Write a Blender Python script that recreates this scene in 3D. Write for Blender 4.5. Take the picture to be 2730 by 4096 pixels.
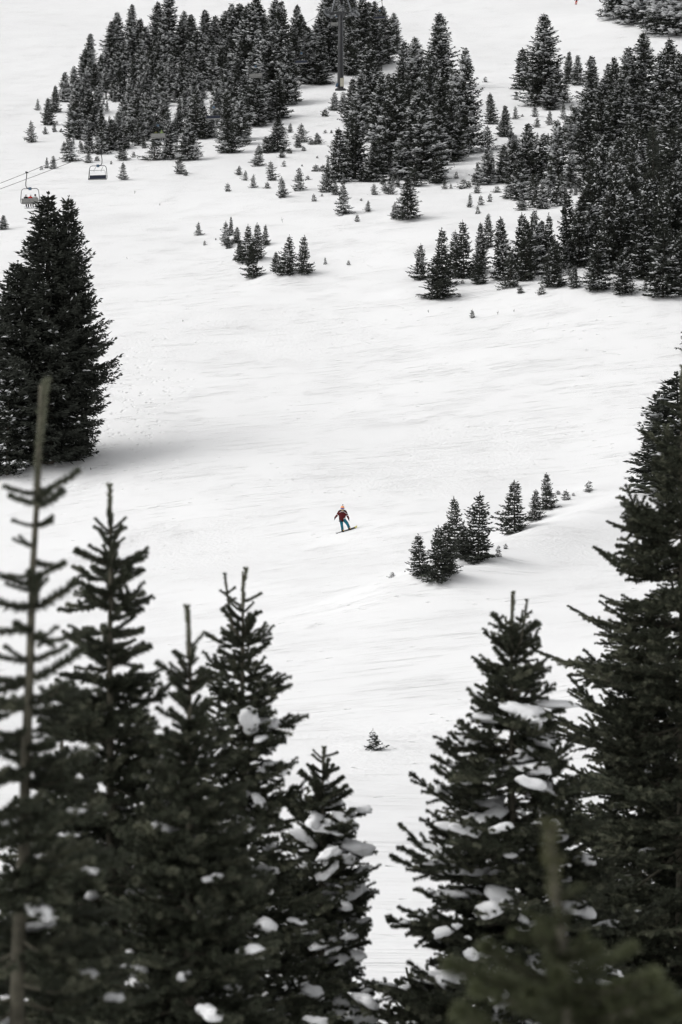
import bpy, bmesh, math, random
import numpy as np
from mathutils import Vector, Matrix

# ------------------------------------------------------------------ clear
for o in list(bpy.data.objects):
    bpy.data.objects.remove(o)
scene = bpy.context.scene
COL = scene.collection
R = math.radians

# ------------------------------------------------------------------ camera
FP = 85.0 / 36.0 * 4096.0            # focal length in photo pixels
CU, CV = 1365.0, 2048.0
cam_d = bpy.data.cameras.new('camera')
cam = bpy.data.objects.new('camera', cam_d)
COL.objects.link(cam)
cam.location = (0, 0, 0)
cam.rotation_euler = (R(90), 0, 0)
cam_d.sensor_fit = 'VERTICAL'
cam_d.sensor_height = 36.0
cam_d.lens = 85.0
cam_d.clip_start = 0.1
cam_d.clip_end = 5000
cam_d.dof.use_dof = True
cam_d.dof.focus_distance = 165.0
cam_d.dof.aperture_fstop = 4.2
cam_d.dof.aperture_blades = 9
scene.camera = cam

# ------------------------------------------------------------------ world, sun, exposure
SUN_EL, SUN_AZ = R(50), R(-98)        # azimuth from +Y towards +X
w = bpy.data.worlds.new('World')
scene.world = w
w.use_nodes = True
nt = w.node_tree
nt.nodes.clear()
sky = nt.nodes.new('ShaderNodeTexSky')
sky.sky_type = 'NISHITA'
sky.sun_disc = False
sky.sun_elevation = SUN_EL
sky.sun_rotation = SUN_AZ
sky.air_density = 1.0
sky.dust_density = 4.0
sky.ozone_density = 1.0
hs = nt.nodes.new('ShaderNodeHueSaturation')      # an overcast sky has hardly any blue in it
hs.inputs['Saturation'].default_value = 0.06
bg = nt.nodes.new('ShaderNodeBackground')
bg.inputs['Strength'].default_value = 0.15
wo = nt.nodes.new('ShaderNodeOutputWorld')
nt.links.new(sky.outputs['Color'], hs.inputs['Color'])
nt.links.new(hs.outputs['Color'], bg.inputs['Color'])
nt.links.new(bg.outputs['Background'], wo.inputs['Surface'])

sd = bpy.data.lights.new('sun', 'SUN')
sd.energy = .5
sd.angle = R(38)
sd.color = (1.0, 0.985, 0.96)
sun = bpy.data.objects.new('sun', sd)
COL.objects.link(sun)
dirv = Vector((math.sin(SUN_AZ) * math.cos(SUN_EL), math.cos(SUN_AZ) * math.cos(SUN_EL), math.sin(SUN_EL)))
sun.rotation_euler = (-dirv).to_track_quat('-Z', 'Y').to_euler()
sun.location = dirv * 300

scene.view_settings.view_transform = 'Standard'
scene.view_settings.look = 'None'
scene.view_settings.exposure = 0.03
scene.view_settings.gamma = 1.0
scene.cycles.max_bounces = 4
scene.cycles.diffuse_bounces = 3

# ------------------------------------------------------------------ helpers
def tag(o, label=None, cat=None, group=None, kind=None):
    if label: o['label'] = label
    if cat: o['category'] = cat
    if group: o['group'] = group
    if kind: o['kind'] = kind
    return o

def link(name, data, parent=None, loc=(0, 0, 0), rot=(0, 0, 0), scale=(1, 1, 1)):
    o = bpy.data.objects.new(name, data)
    COL.objects.link(o)
    if parent is not None:
        o.parent = parent
    o.location = loc
    o.rotation_euler = rot
    o.scale = scale
    return o

def mesh_np(name, V, F, mats, MI=None, smooth=False):
    V = np.asarray(V, dtype=np.float32).reshape(-1, 3)
    F = np.asarray(F, dtype=np.int32)
    k = F.shape[1]
    me = bpy.data.meshes.new(name)
    me.vertices.add(len(V)); me.vertices.foreach_set('co', V.ravel())
    me.loops.add(F.size); me.loops.foreach_set('vertex_index', F.ravel())
    me.polygons.add(len(F))
    me.polygons.foreach_set('loop_start', np.arange(0, F.size, k, dtype=np.int32))
    me.polygons.foreach_set('loop_total', np.full(len(F), k, dtype=np.int32))
    if MI is not None:
        me.polygons.foreach_set('material_index', np.asarray(MI, dtype=np.int32))
    me.polygons.foreach_set('use_smooth', np.full(len(F), smooth))
    for m in mats: me.materials.append(m)
    me.update(calc_edges=True)
    me.validate()
    return me

class Buf:
    """collects triangles"""
    def __init__(self):
        self.V = []; self.F = []; self.M = []; self.n = 0
    def add(self, V, F, m=0):
        V = np.asarray(V, float).reshape(-1, 3); F = np.asarray(F, int).reshape(-1, 3)
        self.V.append(V); self.F.append(F + self.n); self.n += len(V)
        mm = np.asarray(m, int)
        self.M.append(np.full(len(F), mm) if mm.ndim == 0 else mm)
    def tube(self, P, rad, n=5, m=0, cap=True):
        P = np.asarray(P, float); rad = np.asarray(rad, float) * np.ones(len(P))
        T = np.gradient(P, axis=0); T /= np.linalg.norm(T, axis=1)[:, None] + 1e-9
        ref = np.array([0, 0, 1.0]) if abs(T[0, 2]) < .9 else np.array([0, 1.0, 0])
        V = []
        for i in range(len(P)):
            a = np.cross(T[i], ref); a /= np.linalg.norm(a) + 1e-9
            b = np.cross(T[i], a); ref = np.cross(a, T[i]) if False else ref
            an = np.arange(n) * 2 * np.pi / n
            V.append(P[i] + rad[i] * (np.cos(an)[:, None] * a + np.sin(an)[:, None] * b))
        V = np.concatenate(V)
        F = []
        for i in range(len(P) - 1):
            for j in range(n):
                a0, a1 = i * n + j, i * n + (j + 1) % n
                b0, b1 = a0 + n, a1 + n
                F += [(a0, a1, b1), (a0, b1, b0)]
        if cap:
            V = np.concatenate([V, P[:1], P[-1:]]); c0, c1 = len(V) - 2, len(V) - 1
            L = (len(P) - 1) * n
            for j in range(n):
                F.append((c0, (j + 1) % n, j)); F.append((c1, L + j, L + (j + 1) % n))
        self.add(V, F, m)
    def box(self, c, s, rotm=None, m=0):
        c = np.asarray(c, float); s = np.asarray(s, float) / 2
        V = np.array([(x, y, z) for x in (-1, 1) for y in (-1, 1) for z in (-1, 1)], float) * s
        if rotm is not None: V = V @ np.asarray(rotm).T
        F = [(0, 1, 3), (0, 3, 2), (4, 6, 7), (4, 7, 5), (0, 4, 5), (0, 5, 1), (2, 3, 7), (2, 7, 6), (0, 2, 6), (0, 6, 4), (1, 5, 7), (1, 7, 3)]
        self.add(V + c, F, m)
    def ell(self, c, r, nu=12, nv=8, m=0):
        V = []; F = []
        for i in range(nv + 1):
            th = np.pi * i / nv
            for j in range(nu):
                ph = 2 * np.pi * j / nu
                V.append((c[0] + r[0] * math.sin(th) * math.cos(ph), c[1] + r[1] * math.sin(th) * math.sin(ph), c[2] + r[2] * math.cos(th)))
        for i in range(nv):
            for j in range(nu):
                a, b = i * nu + j, i * nu + (j + 1) % nu
                F += [(a, a + nu, b + nu), (a, b + nu, b)]
        self.add(V, F, m)
    def mesh(self, name, mats, smooth=False):
        return mesh_np(name, np.concatenate(self.V), np.concatenate(self.F), mats, np.concatenate(self.M), smooth)
    def obj(self, name, mats, parent=None, smooth=False):
        if not isinstance(mats, (list, tuple)): mats = [mats]
        return link(name, self.mesh(name, mats, smooth), parent)

def smooth01(x, a, b):
    t = np.clip((x - a) / (b - a), 0, 1)
    return t * t * (3 - 2 * t)

# ------------------------------------------------------------------ materials
def mat(name, col, rough=0.7, var=0.0, scale=6.0, spec=0.2, metal=0.0, objrand=0.0):
    m = bpy.data.materials.new(name); m.use_nodes = True
    t = m.node_tree; b = t.nodes['Principled BSDF']
    b.inputs['Roughness'].default_value = rough
    b.inputs['Specular IOR Level'].default_value = spec
    b.inputs['Metallic'].default_value = metal
    if var == 0 and objrand == 0:
        b.inputs['Base Color'].default_value = (*col, 1)
        return m
    tc = t.nodes.new('ShaderNodeTexCoord')
    nz = t.nodes.new('ShaderNodeTexNoise'); nz.inputs['Scale'].default_value = scale; nz.inputs['Detail'].default_value = 4
    t.links.new(tc.outputs['Object'], nz.inputs['Vector'])
    mr = t.nodes.new('ShaderNodeMapRange')
    mr.inputs['From Min'].default_value = .3; mr.inputs['From Max'].default_value = .7
    mr.inputs['To Min'].default_value = 1 - var; mr.inputs['To Max'].default_value = 1 + var
    t.links.new(nz.outputs['Fac'], mr.inputs['Value'])
    val = mr.outputs['Result']
    if objrand:
        oi = t.nodes.new('ShaderNodeObjectInfo')
        m2 = t.nodes.new('ShaderNodeMapRange')
        m2.inputs['To Min'].default_value = 1 - objrand; m2.inputs['To Max'].default_value = 1 + objrand
        t.links.new(oi.outputs['Random'], m2.inputs['Value'])
        mu = t.nodes.new('ShaderNodeMath'); mu.operation = 'MULTIPLY'
        t.links.new(val, mu.inputs[0]); t.links.new(m2.outputs['Result'], mu.inputs[1])
        val = mu.outputs[0]
    mx = t.nodes.new('ShaderNodeVectorMath'); mx.operation = 'SCALE'
    mx.inputs[0].default_value = col
    t.links.new(val, mx.inputs['Scale'])
    t.links.new(mx.outputs['Vector'], b.inputs['Base Color'])
    return m

M = {}
M['needle'] = mat('fir_needles', (.040, .044, .036), .75, .35, 1.2, .15, objrand=.25)
M['needle_near'] = mat('fir_needles_near', (.056, .063, .042), .6, .3, 9, .25, objrand=.2)
M['needle_olive'] = mat('fir_needles_olive', (.070, .078, .040), .6, .3, 9, .25, objrand=.2)
M['needle_young_lit'] = mat('fir_needles_young_lit', (.145, .152, .105), .6, .3, 9, .3, objrand=.2)  # pale new growth, also painting in the highlights on lit twigs
M['needle_olive_young_lit'] = mat('fir_needles_olive_young_lit', (.12, .125, .06), .6, .3, 9, .3, objrand=.2)  # olive new growth, highlights put into its colour likewise
M['frost'] = mat('frosted_needles', (.58, .59, .59), .85, .35, 3, .1)
M['bark'] = mat('fir_bark', (.085, .075, .062), .9, .4, 14, .1)
M['bark_pale'] = mat('young_bark', (.105, .098, .075), .85, .35, 20, .15)
M['dark_steel'] = mat('dark_steel', (.035, .036, .038), .55, .2, 3, .4)
M['steel'] = mat('grey_steel', (.22, .23, .24), .5, .15, 4, .4, .3)
M['alu'] = mat('pale_panel', (.22, .22, .21), .55, .15, 5, .4)
M['navy'] = mat('navy_padding', (.012, .017, .034), .6, .2, 6, .3)
M['bluebox'] = mat('blue_plastic', (.06, .11, .17), .5, .1, 6, .4)
M['cream'] = mat('cream_panel', (.42, .40, .33), .6, .1, 3, .3)
M['black'] = mat('black_cloth', (.012, .012, .014), .85, .3, 20, .1)
M['maroon'] = mat('maroon_jacket', (.085, .012, .014), .8, .35, 9, .15)
M['teal'] = mat('teal_pants', (.012, .135, .20), .8, .4, 10, .15)
M['whitecloth'] = mat('white_cloth', (.75, .75, .75), .8, .08, 20, .15)
M['orange'] = mat('salmon_helmet', (.90, .36, .15), .5, .08, 9, .4)
M['goggle'] = mat('blue_mirror_lens', (.06, .07, .40), .15, .3, 9, .8)
M['scarf'] = mat('tan_face_mask', (.42, .34, .22), .85, .5, 40, .1)
M['skin'] = mat('skin', (.5, .3, .22), .6, .05, 9, .3)
M['boot'] = mat('tan_boot', (.62, .38, .12), .6, .3, 25, .3)
M['board'] = mat('charcoal_board', (.018, .019, .018), .5, .4, 4, .2)
M['boardtip'] = mat('yellow_board_tip', (.55, .50, .12), .4, .1, 4, .4)
M['redcloth'] = mat('red_cloth', (.5, .035, .03), .8, .2, 9, .15)
M['redpants'] = mat('orange_red_pants', (.62, .10, .06), .8, .2, 9, .15)
M['lime'] = mat('pale_green_cloth', (.24, .33, .14), .8, .2, 9, .15)
M['greycloth'] = mat('pale_grey_cloth', (.52, .52, .50), .8, .15, 9, .15)
M['yellow'] = mat('yellow_cloth', (.10, .11, .04), .8, .15, 9, .15)
M['ski'] = mat('pale_ski', (.4, .42, .44), .4, .2, 5, .4)
M['twig'] = mat('bare_twig', (.05, .042, .035), .9, .3, 20, .1)

def snow_clump_mat():
    m = bpy.data.materials.new('snow_on_branch'); m.use_nodes = True
    t = m.node_tree; b = t.nodes['Principled BSDF']
    b.inputs['Base Color'].default_value = (.84, .845, .85, 1)
    b.inputs['Roughness'].default_value = .75
    b.inputs['Specular IOR Level'].default_value = .2
    tc = t.nodes.new('ShaderNodeTexCoord'); nz = t.nodes.new('ShaderNodeTexNoise')
    nz.inputs['Scale'].default_value = 18; nz.inputs['Detail'].default_value = 5
    bp = t.nodes.new('ShaderNodeBump'); bp.inputs['Strength'].default_value = .35; bp.inputs['Distance'].default_value = .02
    t.links.new(tc.outputs['Object'], nz.inputs['Vector']); t.links.new(nz.outputs['Fac'], bp.inputs['Height'])
    t.links.new(bp.outputs['Normal'], b.inputs['Normal'])
    return m
M['snow'] = snow_clump_mat()

def ground_mat():
    m = bpy.data.materials.new('packed_snow'); m.use_nodes = True
    t = m.node_tree; N = t.nodes; Lk = t.links
    b = N['Principled BSDF']
    b.inputs['Roughness'].default_value = .8
    b.inputs['Specular IOR Level'].default_value = .15
    geo = N.new('ShaderNodeNewGeometry')
    def mapped(rotz, scl):
        mp = N.new('ShaderNodeMapping'); mp.inputs['Rotation'].default_value = (0, 0, rotz); mp.inputs['Scale'].default_value = scl
        Lk.new(geo.outputs['Position'], mp.inputs['Vector']); return mp.outputs['Vector']
    def noise(vec, scale, det=4, rough=.55, dist=0.):
        n = N.new('ShaderNodeTexNoise'); n.inputs['Scale'].default_value = scale; n.inputs['Detail'].default_value = det
        n.inputs['Roughness'].default_value = rough; n.inputs['Distortion'].default_value = dist
        Lk.new(vec, n.inputs['Vector']); return n.outputs['Fac']
    def math_(op, a, b_=None, c=None):
        n = N.new('ShaderNodeMath'); n.operation = op
        for i, x in enumerate((a, b_, c)):
            if x is None: continue
            if isinstance(x, (int, float)): n.inputs[i].default_value = x
            else: Lk.new(x, n.inputs[i])
        return n.outputs[0]
    def ramp(x, lo, hi):
        n = N.new('ShaderNodeMapRange'); n.interpolation_type = 'SMOOTHSTEP'
        n.inputs['From Min'].default_value = lo; n.inputs['From Max'].default_value = hi
        Lk.new(x, n.inputs['Value']); return n.outputs['Result']
    # ski scratches: noise drawn out along two directions
    v1 = mapped(R(-36), (.05, 1.0, .3)); s1 = noise(v1, 2.6, 4, .6)
    v2 = mapped(R(-20), (.04, 1.0, .3)); s2 = noise(v2, 1.3, 4, .6, .4)
    v3 = mapped(R(15), (.05, 1.0, .3)); s3 = noise(v3, 1.9, 3, .6, .4)
    base = mapped(0, (1, 1, 1))
    area = noise(base, .045, 3, .5)
    patch = ramp(area, .45, .62)
    # thin grooves where the drawn-out noise crosses a level
    g1 = ramp(math_('ABSOLUTE', math_('SUBTRACT', s1, .5)), .0, .022)
    g2 = ramp(math_('ABSOLUTE', math_('SUBTRACT', s2, .52)), .0, .010)
    g3 = ramp(math_('ABSOLUTE', math_('SUBTRACT', s3, .5)), .0, .010)
    brk = ramp(noise(base, .35, 3), .42, .62)
    gr = math_('MULTIPLY', math_('SUBTRACT', 1.0, g1), brk)
    gr2 = math_('MULTIPLY', math_('SUBTRACT', 1.0, g2), ramp(noise(base, .22, 3), .45, .6))
    gr3 = math_('MULTIPLY', math_('SUBTRACT', 1.0, g3), ramp(noise(base, .15, 3), .48, .62))
    lumps = noise(base, 3.2, 5, .6)
    crumb = math_('MULTIPLY', math_('SUBTRACT', lumps, .5), patch)
    fine = noise(base, 14, 4, .6)
    h = math_('MULTIPLY', gr, -.016)
    h = math_('ADD', h, math_('MULTIPLY', gr2, -.045))
    h = math_('ADD', h, math_('MULTIPLY', gr3, -.045))
    h = math_('ADD', h, math_('MULTIPLY', crumb, .14))
    h = math_('ADD', h, math_('MULTIPLY', s1, .004))
    h = math_('ADD', h, math_('MULTIPLY', fine, .012))
    # footprints near the big tree
    sep = N.new('ShaderNodeSeparateXYZ'); Lk.new(geo.outputs['Position'], sep.inputs[0])
    dx = math_('SUBTRACT', sep.outputs['X'], float(FOOT[0])); dy = math_('MULTIPLY', math_('SUBTRACT', sep.outputs['Y'], float(FOOT[1])), .3)
    rr = math_('SQRT', math_('ADD', math_('MULTIPLY', dx, dx), math_('MULTIPLY', dy, dy)))
    near = math_('SUBTRACT', 1.0, ramp(math_('ADD', rr, math_('MULTIPLY', noise(base, .3, 3), 5.)), 5.5, 11.5))
    vo = N.new('ShaderNodeTexVoronoi'); vo.inputs['Scale'].default_value = 1.5
    Lk.new(mapped(0, (1, .8, 1)), vo.inputs['Vector'])
    pit = math_('SUBTRACT', 1.0, ramp(vo.outputs['Distance'], .08, .38))
    pit = math_('MULTIPLY', math_('MULTIPLY', pit, near), ramp(noise(base, .8, 2), .42, .52))
    h = math_('ADD', h, math_('MULTIPLY', pit, -.16))
    # odd pits and clods left by turns
    vp = N.new('ShaderNodeTexVoronoi'); vp.inputs['Scale'].default_value = .8
    Lk.new(mapped(R(30), (1, 1.4, 1)), vp.inputs['Vector'])
    hole = math_('SUBTRACT', 1.0, ramp(math_('ADD', vp.outputs['Distance'], math_('MULTIPLY', lumps, .10)), .10, .20))
    hole = math_('MULTIPLY', hole, ramp(noise(base, .12, 3), .47, .58))
    h = math_('ADD', h, math_('MULTIPLY', hole, -.16))
    bp = N.new('ShaderNodeBump'); bp.inputs['Strength'].default_value = .8; bp.inputs['Distance'].default_value = .85
    Lk.new(h, bp.inputs['Height']); Lk.new(bp.outputs['Normal'], b.inputs['Normal'])
    # slight change of the snow itself
    mr = N.new('ShaderNodeMapRange'); mr.inputs['From Min'].default_value = .3; mr.inputs['From Max'].default_value = .7
    mr.inputs['To Min'].default_value = .845; mr.inputs['To Max'].default_value = .875
    Lk.new(noise(base, .12, 5), mr.inputs['Value'])
    cb = N.new('ShaderNodeCombineColor')
    Lk.new(mr.outputs['Result'], cb.inputs[0]); Lk.new(mr.outputs['Result'], cb.inputs[1]); Lk.new(mr.outputs['Result'], cb.inputs[2])
    Lk.new(cb.outputs[0], b.inputs['Base Color'])
    return m


# ------------------------------------------------------------------ terrain
PK = np.array([(-60, 14), (-20, 3.0), (0, -1.65), (3, -1.9), (8, -3.6), (12, -5.0), (20, -7.4), (30, -9.0), (40, -9.5), (60, -8.9),
               (80, -7.5), (110, -5.2), (135, -3.3), (157, -1.4), (190, 7.2), (230, 20.5), (270, 32), (320, 44.7), (435, 75.9),
               (600, 127), (800, 194), (1100, 300), (1500, 420)], float)
def _pchip(K):
    x, y = K[:, 0], K[:, 1]; h = np.diff(x); d = np.diff(y) / h
    m = np.zeros(len(x)); m[0] = d[0]; m[-1] = d[-1]
    for i in range(1, len(x) - 1):
        m[i] = (d[i - 1] * h[i] + d[i] * h[i - 1]) / (h[i] + h[i - 1])
    return m
PM = _pchip(PK)
def profile(y):
    x = PK[:, 0]; i = np.clip(np.searchsorted(x, y) - 1, 0, len(x) - 2)
    h = x[i + 1] - x[i]; t = (y - x[i]) / h
    y0, y1, m0, m1 = PK[i, 1], PK[i + 1, 1], PM[i] * h, PM[i + 1] * h
    return (2*t**3 - 3*t**2 + 1)*y0 + (t**3 - 2*t**2 + t)*m0 + (-2*t**3 + 3*t**2)*y1 + (t**3 - t**2)*m1
rs = np.random.RandomState(5)
WAVES = [(2*np.pi/L * math.cos(a), 2*np.pi/L * math.sin(a), p, A) for L, a, p, A in
         zip(np.geomspace(7, 60, 14), rs.uniform(0, np.pi, 14), rs.uniform(0, 6.28, 14), np.geomspace(.007, .20, 14))]
MOUNDS = []      # (x, y, radius, height)
RIDGE = None
def gz(x, y):
    x = np.asarray(x, float); y = np.asarray(y, float)
    z = profile(y)
    xs = 70 * np.tanh(x / 70)
    z = z + .12 * xs * smooth01(y, 60, 115) * (1 - .6 * smooth01(y, 215, 320))
    amp = smooth01(y, 25, 70)
    for kx, ky, p, A in WAVES:
        z = z + A * amp * np.sin(kx * x + ky * y + p)
    # bank with the saplings: a long low crest running away to the right
    t = np.clip(((x - 3.2) * 16 + (y - 116) * 34) / (16.**2 + 34.**2), 0, 1.1)
    dxp = np.hypot(x - (3.2 + 16 * t), y - (116 + 34 * t))
    z = z + 1.15 * np.exp(-(dxp / 4.0)**2)
    # steeper cross fall where the snowboarder rides
    r2 = ((x - .3)**2 + (y - 156)**2) / 7.0**2
    z = z + .10 * (x - .3) * np.exp(-r2)
    for mx_, my_, r_, h_ in MOUNDS:
        z = z + h_ * np.exp(-((x - mx_)**2 + (y - my_)**2) / r_**2)
    return z
def hit(u, v):
    """where the ray through photo pixel (u, v) meets the snow"""
    a, c = (u - CU) / FP, (CV - v) / FP
    ys = np.concatenate([np.arange(28, 450, .25), np.arange(450, 1400, 1.)])
    f = ys * c - gz(a * ys, ys)
    k = np.where(f <= 0)[0]
    if len(k) == 0: y = 700.
    else:
        i = k[0]
        if i == 0: y = ys[0]
        else: y = ys[i-1] + (ys[i] - ys[i-1]) * f[i-1] / (f[i-1] - f[i])
    return np.array([a * y, y, float(gz(a * y, y))])
def at(u, v, D):
    return np.array([(u - CU) / FP * D, D, (CV - v) / FP * D])

# snow hump under the snow-laden trees in the far corner
p = hit(2610, 150); MOUNDS.append((p[0] + 6, p[1] + 10, 24., 5.0))
# small drifts
for u_, v_, r_, h_ in ((1130, 1110, 3.0, .5), (1000, 1060, 3.0, .4), (1660, 1170, 3.5, .55), (2250, 1180, 6, .6), (2600, 1190, 6, .5), (1640, 870, 3, .5),
                       (1480, 2985, 1.2, .18), (130, 1880, 4.0, .7)):
    p = hit(u_, v_); MOUNDS.append((p[0], p[1], r_, h_))

FOOT = hit(420, 1690)
M['ground'] = ground_mat()
for org_, sc_, pts in ((*[(750, 850), 2.851], ((440, 372), (565, 345), (680, 560), (800, 525), (755, 732), (1135, 702), (1330, 688), (893, 372))), (*[(1500, 1850), 1.568], ((285, 705), (395, 742), (505, 590), (648, 612), (875, 442), (1003, 362), (1080, 292), (1340, 180))),
                       (*[(900, 0), 1.568], ((1150, 1376), (745, 1342), (465, 1195), (360, 1238), (330, 950), (900, 1328)))):
    for a_, b_ in pts:
        q_ = hit(org_[0] + a_ / sc_, org_[1] + b_ / sc_); MOUNDS.append((q_[0] + .4, q_[1] + .7, 1.1, .28)); MOUNDS.append((q_[0] - .7, q_[1] - 1.0, .9, -.16))
def build_ground():
    ys = np.concatenate([np.arange(-60, 20, 4.), np.arange(20, 60, 1.), np.arange(60, 210, .55), np.arange(210, 450, 1.2), np.arange(450, 700, 5.), np.arange(700, 1420, 20.)])
    h = np.concatenate([np.arange(0, 30, .6), np.arange(30, 70, 1.2), np.arange(70, 120, 3.), np.arange(120, 420, 20.)])
    xs = np.concatenate([-h[:0:-1], h])
    X, Y = np.meshgrid(xs, ys)
    Z = gz(X, Y)
    nx, ny = len(xs), len(ys)
    i, j = np.meshgrid(np.arange(ny - 1), np.arange(nx - 1), indexing='ij')
    a = (i * nx + j).ravel()
    F = np.stack([a, a + 1, a + nx + 1, a + nx], 1)
    me = mesh_np('snow_slope', np.stack([X.ravel(), Y.ravel(), Z.ravel()], 1), F, [M['ground']], smooth=True)
    tag(link('snow_slope', me), 'white snow-covered ski slope', None, None, 'structure')
build_ground()

# ------------------------------------------------------------------ distant and middle-distance firs
UP = np.array([0, 0, 1.0])
def nrm(v):
    return v / (np.linalg.norm(v, axis=-1, keepdims=True) + 1e-9)

def fir(name, h, r, seed, dz=.3, nb=7, ds=.12, bl=.28, bw=.075, z0=.05, droop=.0, power=.85, leader=.5, frost=.2, snow=.25, trunk_r=None, tips=1, ragged=.25, snow_s=1.0, foot=(.72, 3.0)):
    """returns (crown mesh, trunk mesh, snow mesh); base at the origin"""
    rg = np.random.RandomState(seed)
    C = Buf(); S = Buf(); T = Buf()
    tr = trunk_r or h * .0115
    trunk_pts = np.array([(0, 0, -.25), (0, 0, h * .3), (rg.normal(0, .004) * h, rg.normal(0, .004) * h, h * .65), (0, 0, h)])
    T.tube(trunk_pts, [tr * 1.15, tr * .85, tr * .45, .012], 6)
    zz = z0 * h
    P0 = []; P1 = []; SD = []; FR = []
    zs = []
    while zz < h - leader * .5:
        zs.append(zz); t = zz / h; zz += dz * (1.1 - .45 * t) * rg.uniform(.8, 1.2)
    azoff = rg.uniform(0, 6.28, 3); azamp = rg.uniform(0, ragged, 3)
    for z in zs:
        t = (z / h - z0) / (1 - z0)
        env = r * (1 - t) ** power * min(1, foot[0] + foot[1] * t) + .03 * h * (1 - t)
        n = max(3, int(round(nb * (1 - .35 * t))))
        a0 = rg.uniform(0, 6.28)
        for k in range(n):
            az = a0 + 2 * np.pi * k / n + rg.uniform(-.3, .3)
            asym = 1 + sum(azamp[q] * math.sin((q + 1) * az + azoff[q] + z * (.5 + q) / h * 6) for q in range(3)) * .6
            L = env * rg.uniform(1 - ragged, 1.06) * asym
            bs = rg.choice([.15, .5, 2.6], p=[.45, .25, .30])
            if L < .06: continue
            pitch = (.5 * t - .16 - droop * (1 - t)) + rg.normal(0, .09)
            d = np.array([math.cos(az) * math.cos(pitch), math.sin(az) * math.cos(pitch), math.sin(pitch)])
            side = np.array([-math.sin(az), math.cos(az), 0])
            org = np.array([0, 0, z])
            ss = np.arange(max(.12 * L, .02), L, ds * rg.uniform(.85, 1.15))
            if len(ss) == 0: ss = np.array([L * .6])
            f = ss / L
            cx = org + d * ss[:, None] + UP * (-.10 * L * np.sin(np.pi * f) + .09 * L * f**2)[:, None]
            for sgn in (-1, 1, 0):
                m = len(ss)
                tl = (.40 * (L - ss) + bl * .55) * rg.uniform(.6, 1.15, m)
                tl = np.minimum(tl, .30 * r + bl)
                if sgn == 0:
                    tl = bl * rg.uniform(.5, .9, m)
                    td = nrm(d * .9 + side * rg.normal(0, .25, m)[:, None] + UP * rg.uniform(-.3, .6, m)[:, None])
                else:
                    td = nrm(d * .75 + side * (sgn * rg.uniform(.6, 1.1, m))[:, None] + UP * rg.normal(.05, .28, m)[:, None])
                nseg = np.maximum(1, np.ceil(tl / (bl * .8)).astype(int))
                for q in range(int(nseg.max())):
                    sel = nseg > q
                    a = cx[sel] + td[sel] * (tl[sel] * q / nseg[sel])[:, None]
                    dd = nrm(td[sel] + rg.normal(0, .28, (sel.sum(), 3)))
                    P0.append(a); P1.append(a + dd * (bl * rg.uniform(.75, 1.25, sel.sum()))[:, None])
                    FR.append((.35 + 1.0 * f[sel]) * bs)
            # snow lying along the branch
            if snow > 0:
                for s_, c_ in zip(f, cx):
                    if s_ > .25 and rg.rand() < snow * bs * (1.25 - .7 * t):
                        l_ = bl * rg.uniform(.45, 1.15) * snow_s; w_ = bl * rg.uniform(.3, .6) * snow_s; hh = bl * rg.uniform(.14, .34) * snow_s
                        cc = c_ + side * rg.normal(0, .22 * (L * (1 - s_) + .1)) + UP * bl * .10
                        ang = np.linspace(0, 2 * np.pi, 7)[:-1] + rg.uniform(0, 1)
                        rr = rg.uniform(.7, 1.15, 6)
                        ring = cc + d * (np.cos(ang) * l_ * rr)[:, None] + side * (np.sin(ang) * w_ * rr)[:, None] - UP * (.25 * hh)
                        top = cc + UP * hh + d * rg.normal(0, .15) * l_
                        mid = cc + (ring - cc) * .62 + UP * (hh * .72)
                        V = np.vstack([ring, mid, top[None], (cc - UP * .4 * hh)[None]])
                        F = []
                        for q in range(6):
                            q2 = (q + 1) % 6
                            F += [(q, q2, 6 + q2), (q, 6 + q2, 6 + q), (6 + q, 6 + q2, 12), (q2, q, 13)]
                        S.add(V, F)
    # leader
    m = max(4, int(leader / .05)); lz = h - leader * rg.uniform(.05, 1.0, m)
    az = rg.uniform(0, 6.28, m)
    a = np.stack([0 * lz, 0 * lz, lz], 1)
    P0.append(a); P1.append(a + np.stack([np.cos(az) * bl * .35, np.sin(az) * bl * .35, np.full(m, bl * .45)], 1)); FR.append(np.full(m, .5))
    A = np.concatenate(P0); B = np.concatenate(P1); fr = np.concatenate(FR)
    n = len(A); ax = nrm(B - A)
    wv = nrm(np.cross(ax, nrm(rg.normal(0, 1, (n, 3)) * np.array([1, 1, .9])))) * (bw * rg.uniform(.7, 1.3, n))[:, None]
    mid = A + (B - A) * .45
    V = np.stack([A, mid - wv, B, mid + wv], 1).reshape(-1, 3)
    i0 = np.arange(n) * 4
    F = np.concatenate([np.stack([i0, i0 + 1, i0 + 2], 1), np.stack([i0, i0 + 2, i0 + 3], 1)])
    mi = (rg.rand(n) < frost * fr).astype(int)
    C.add(V, F, np.concatenate([mi, mi]))
    cm = C.mesh(name + '_crown', [M['needle'], M['frost']])
    tm = T.mesh(name + '_trunk', [M['bark']], True)
    sm = S.mesh(name + '_snow', [M['snow']], True) if S.n else None
    return dict(crown=cm, trunk=tm, snow=sm, h=h, r=r)

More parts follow.
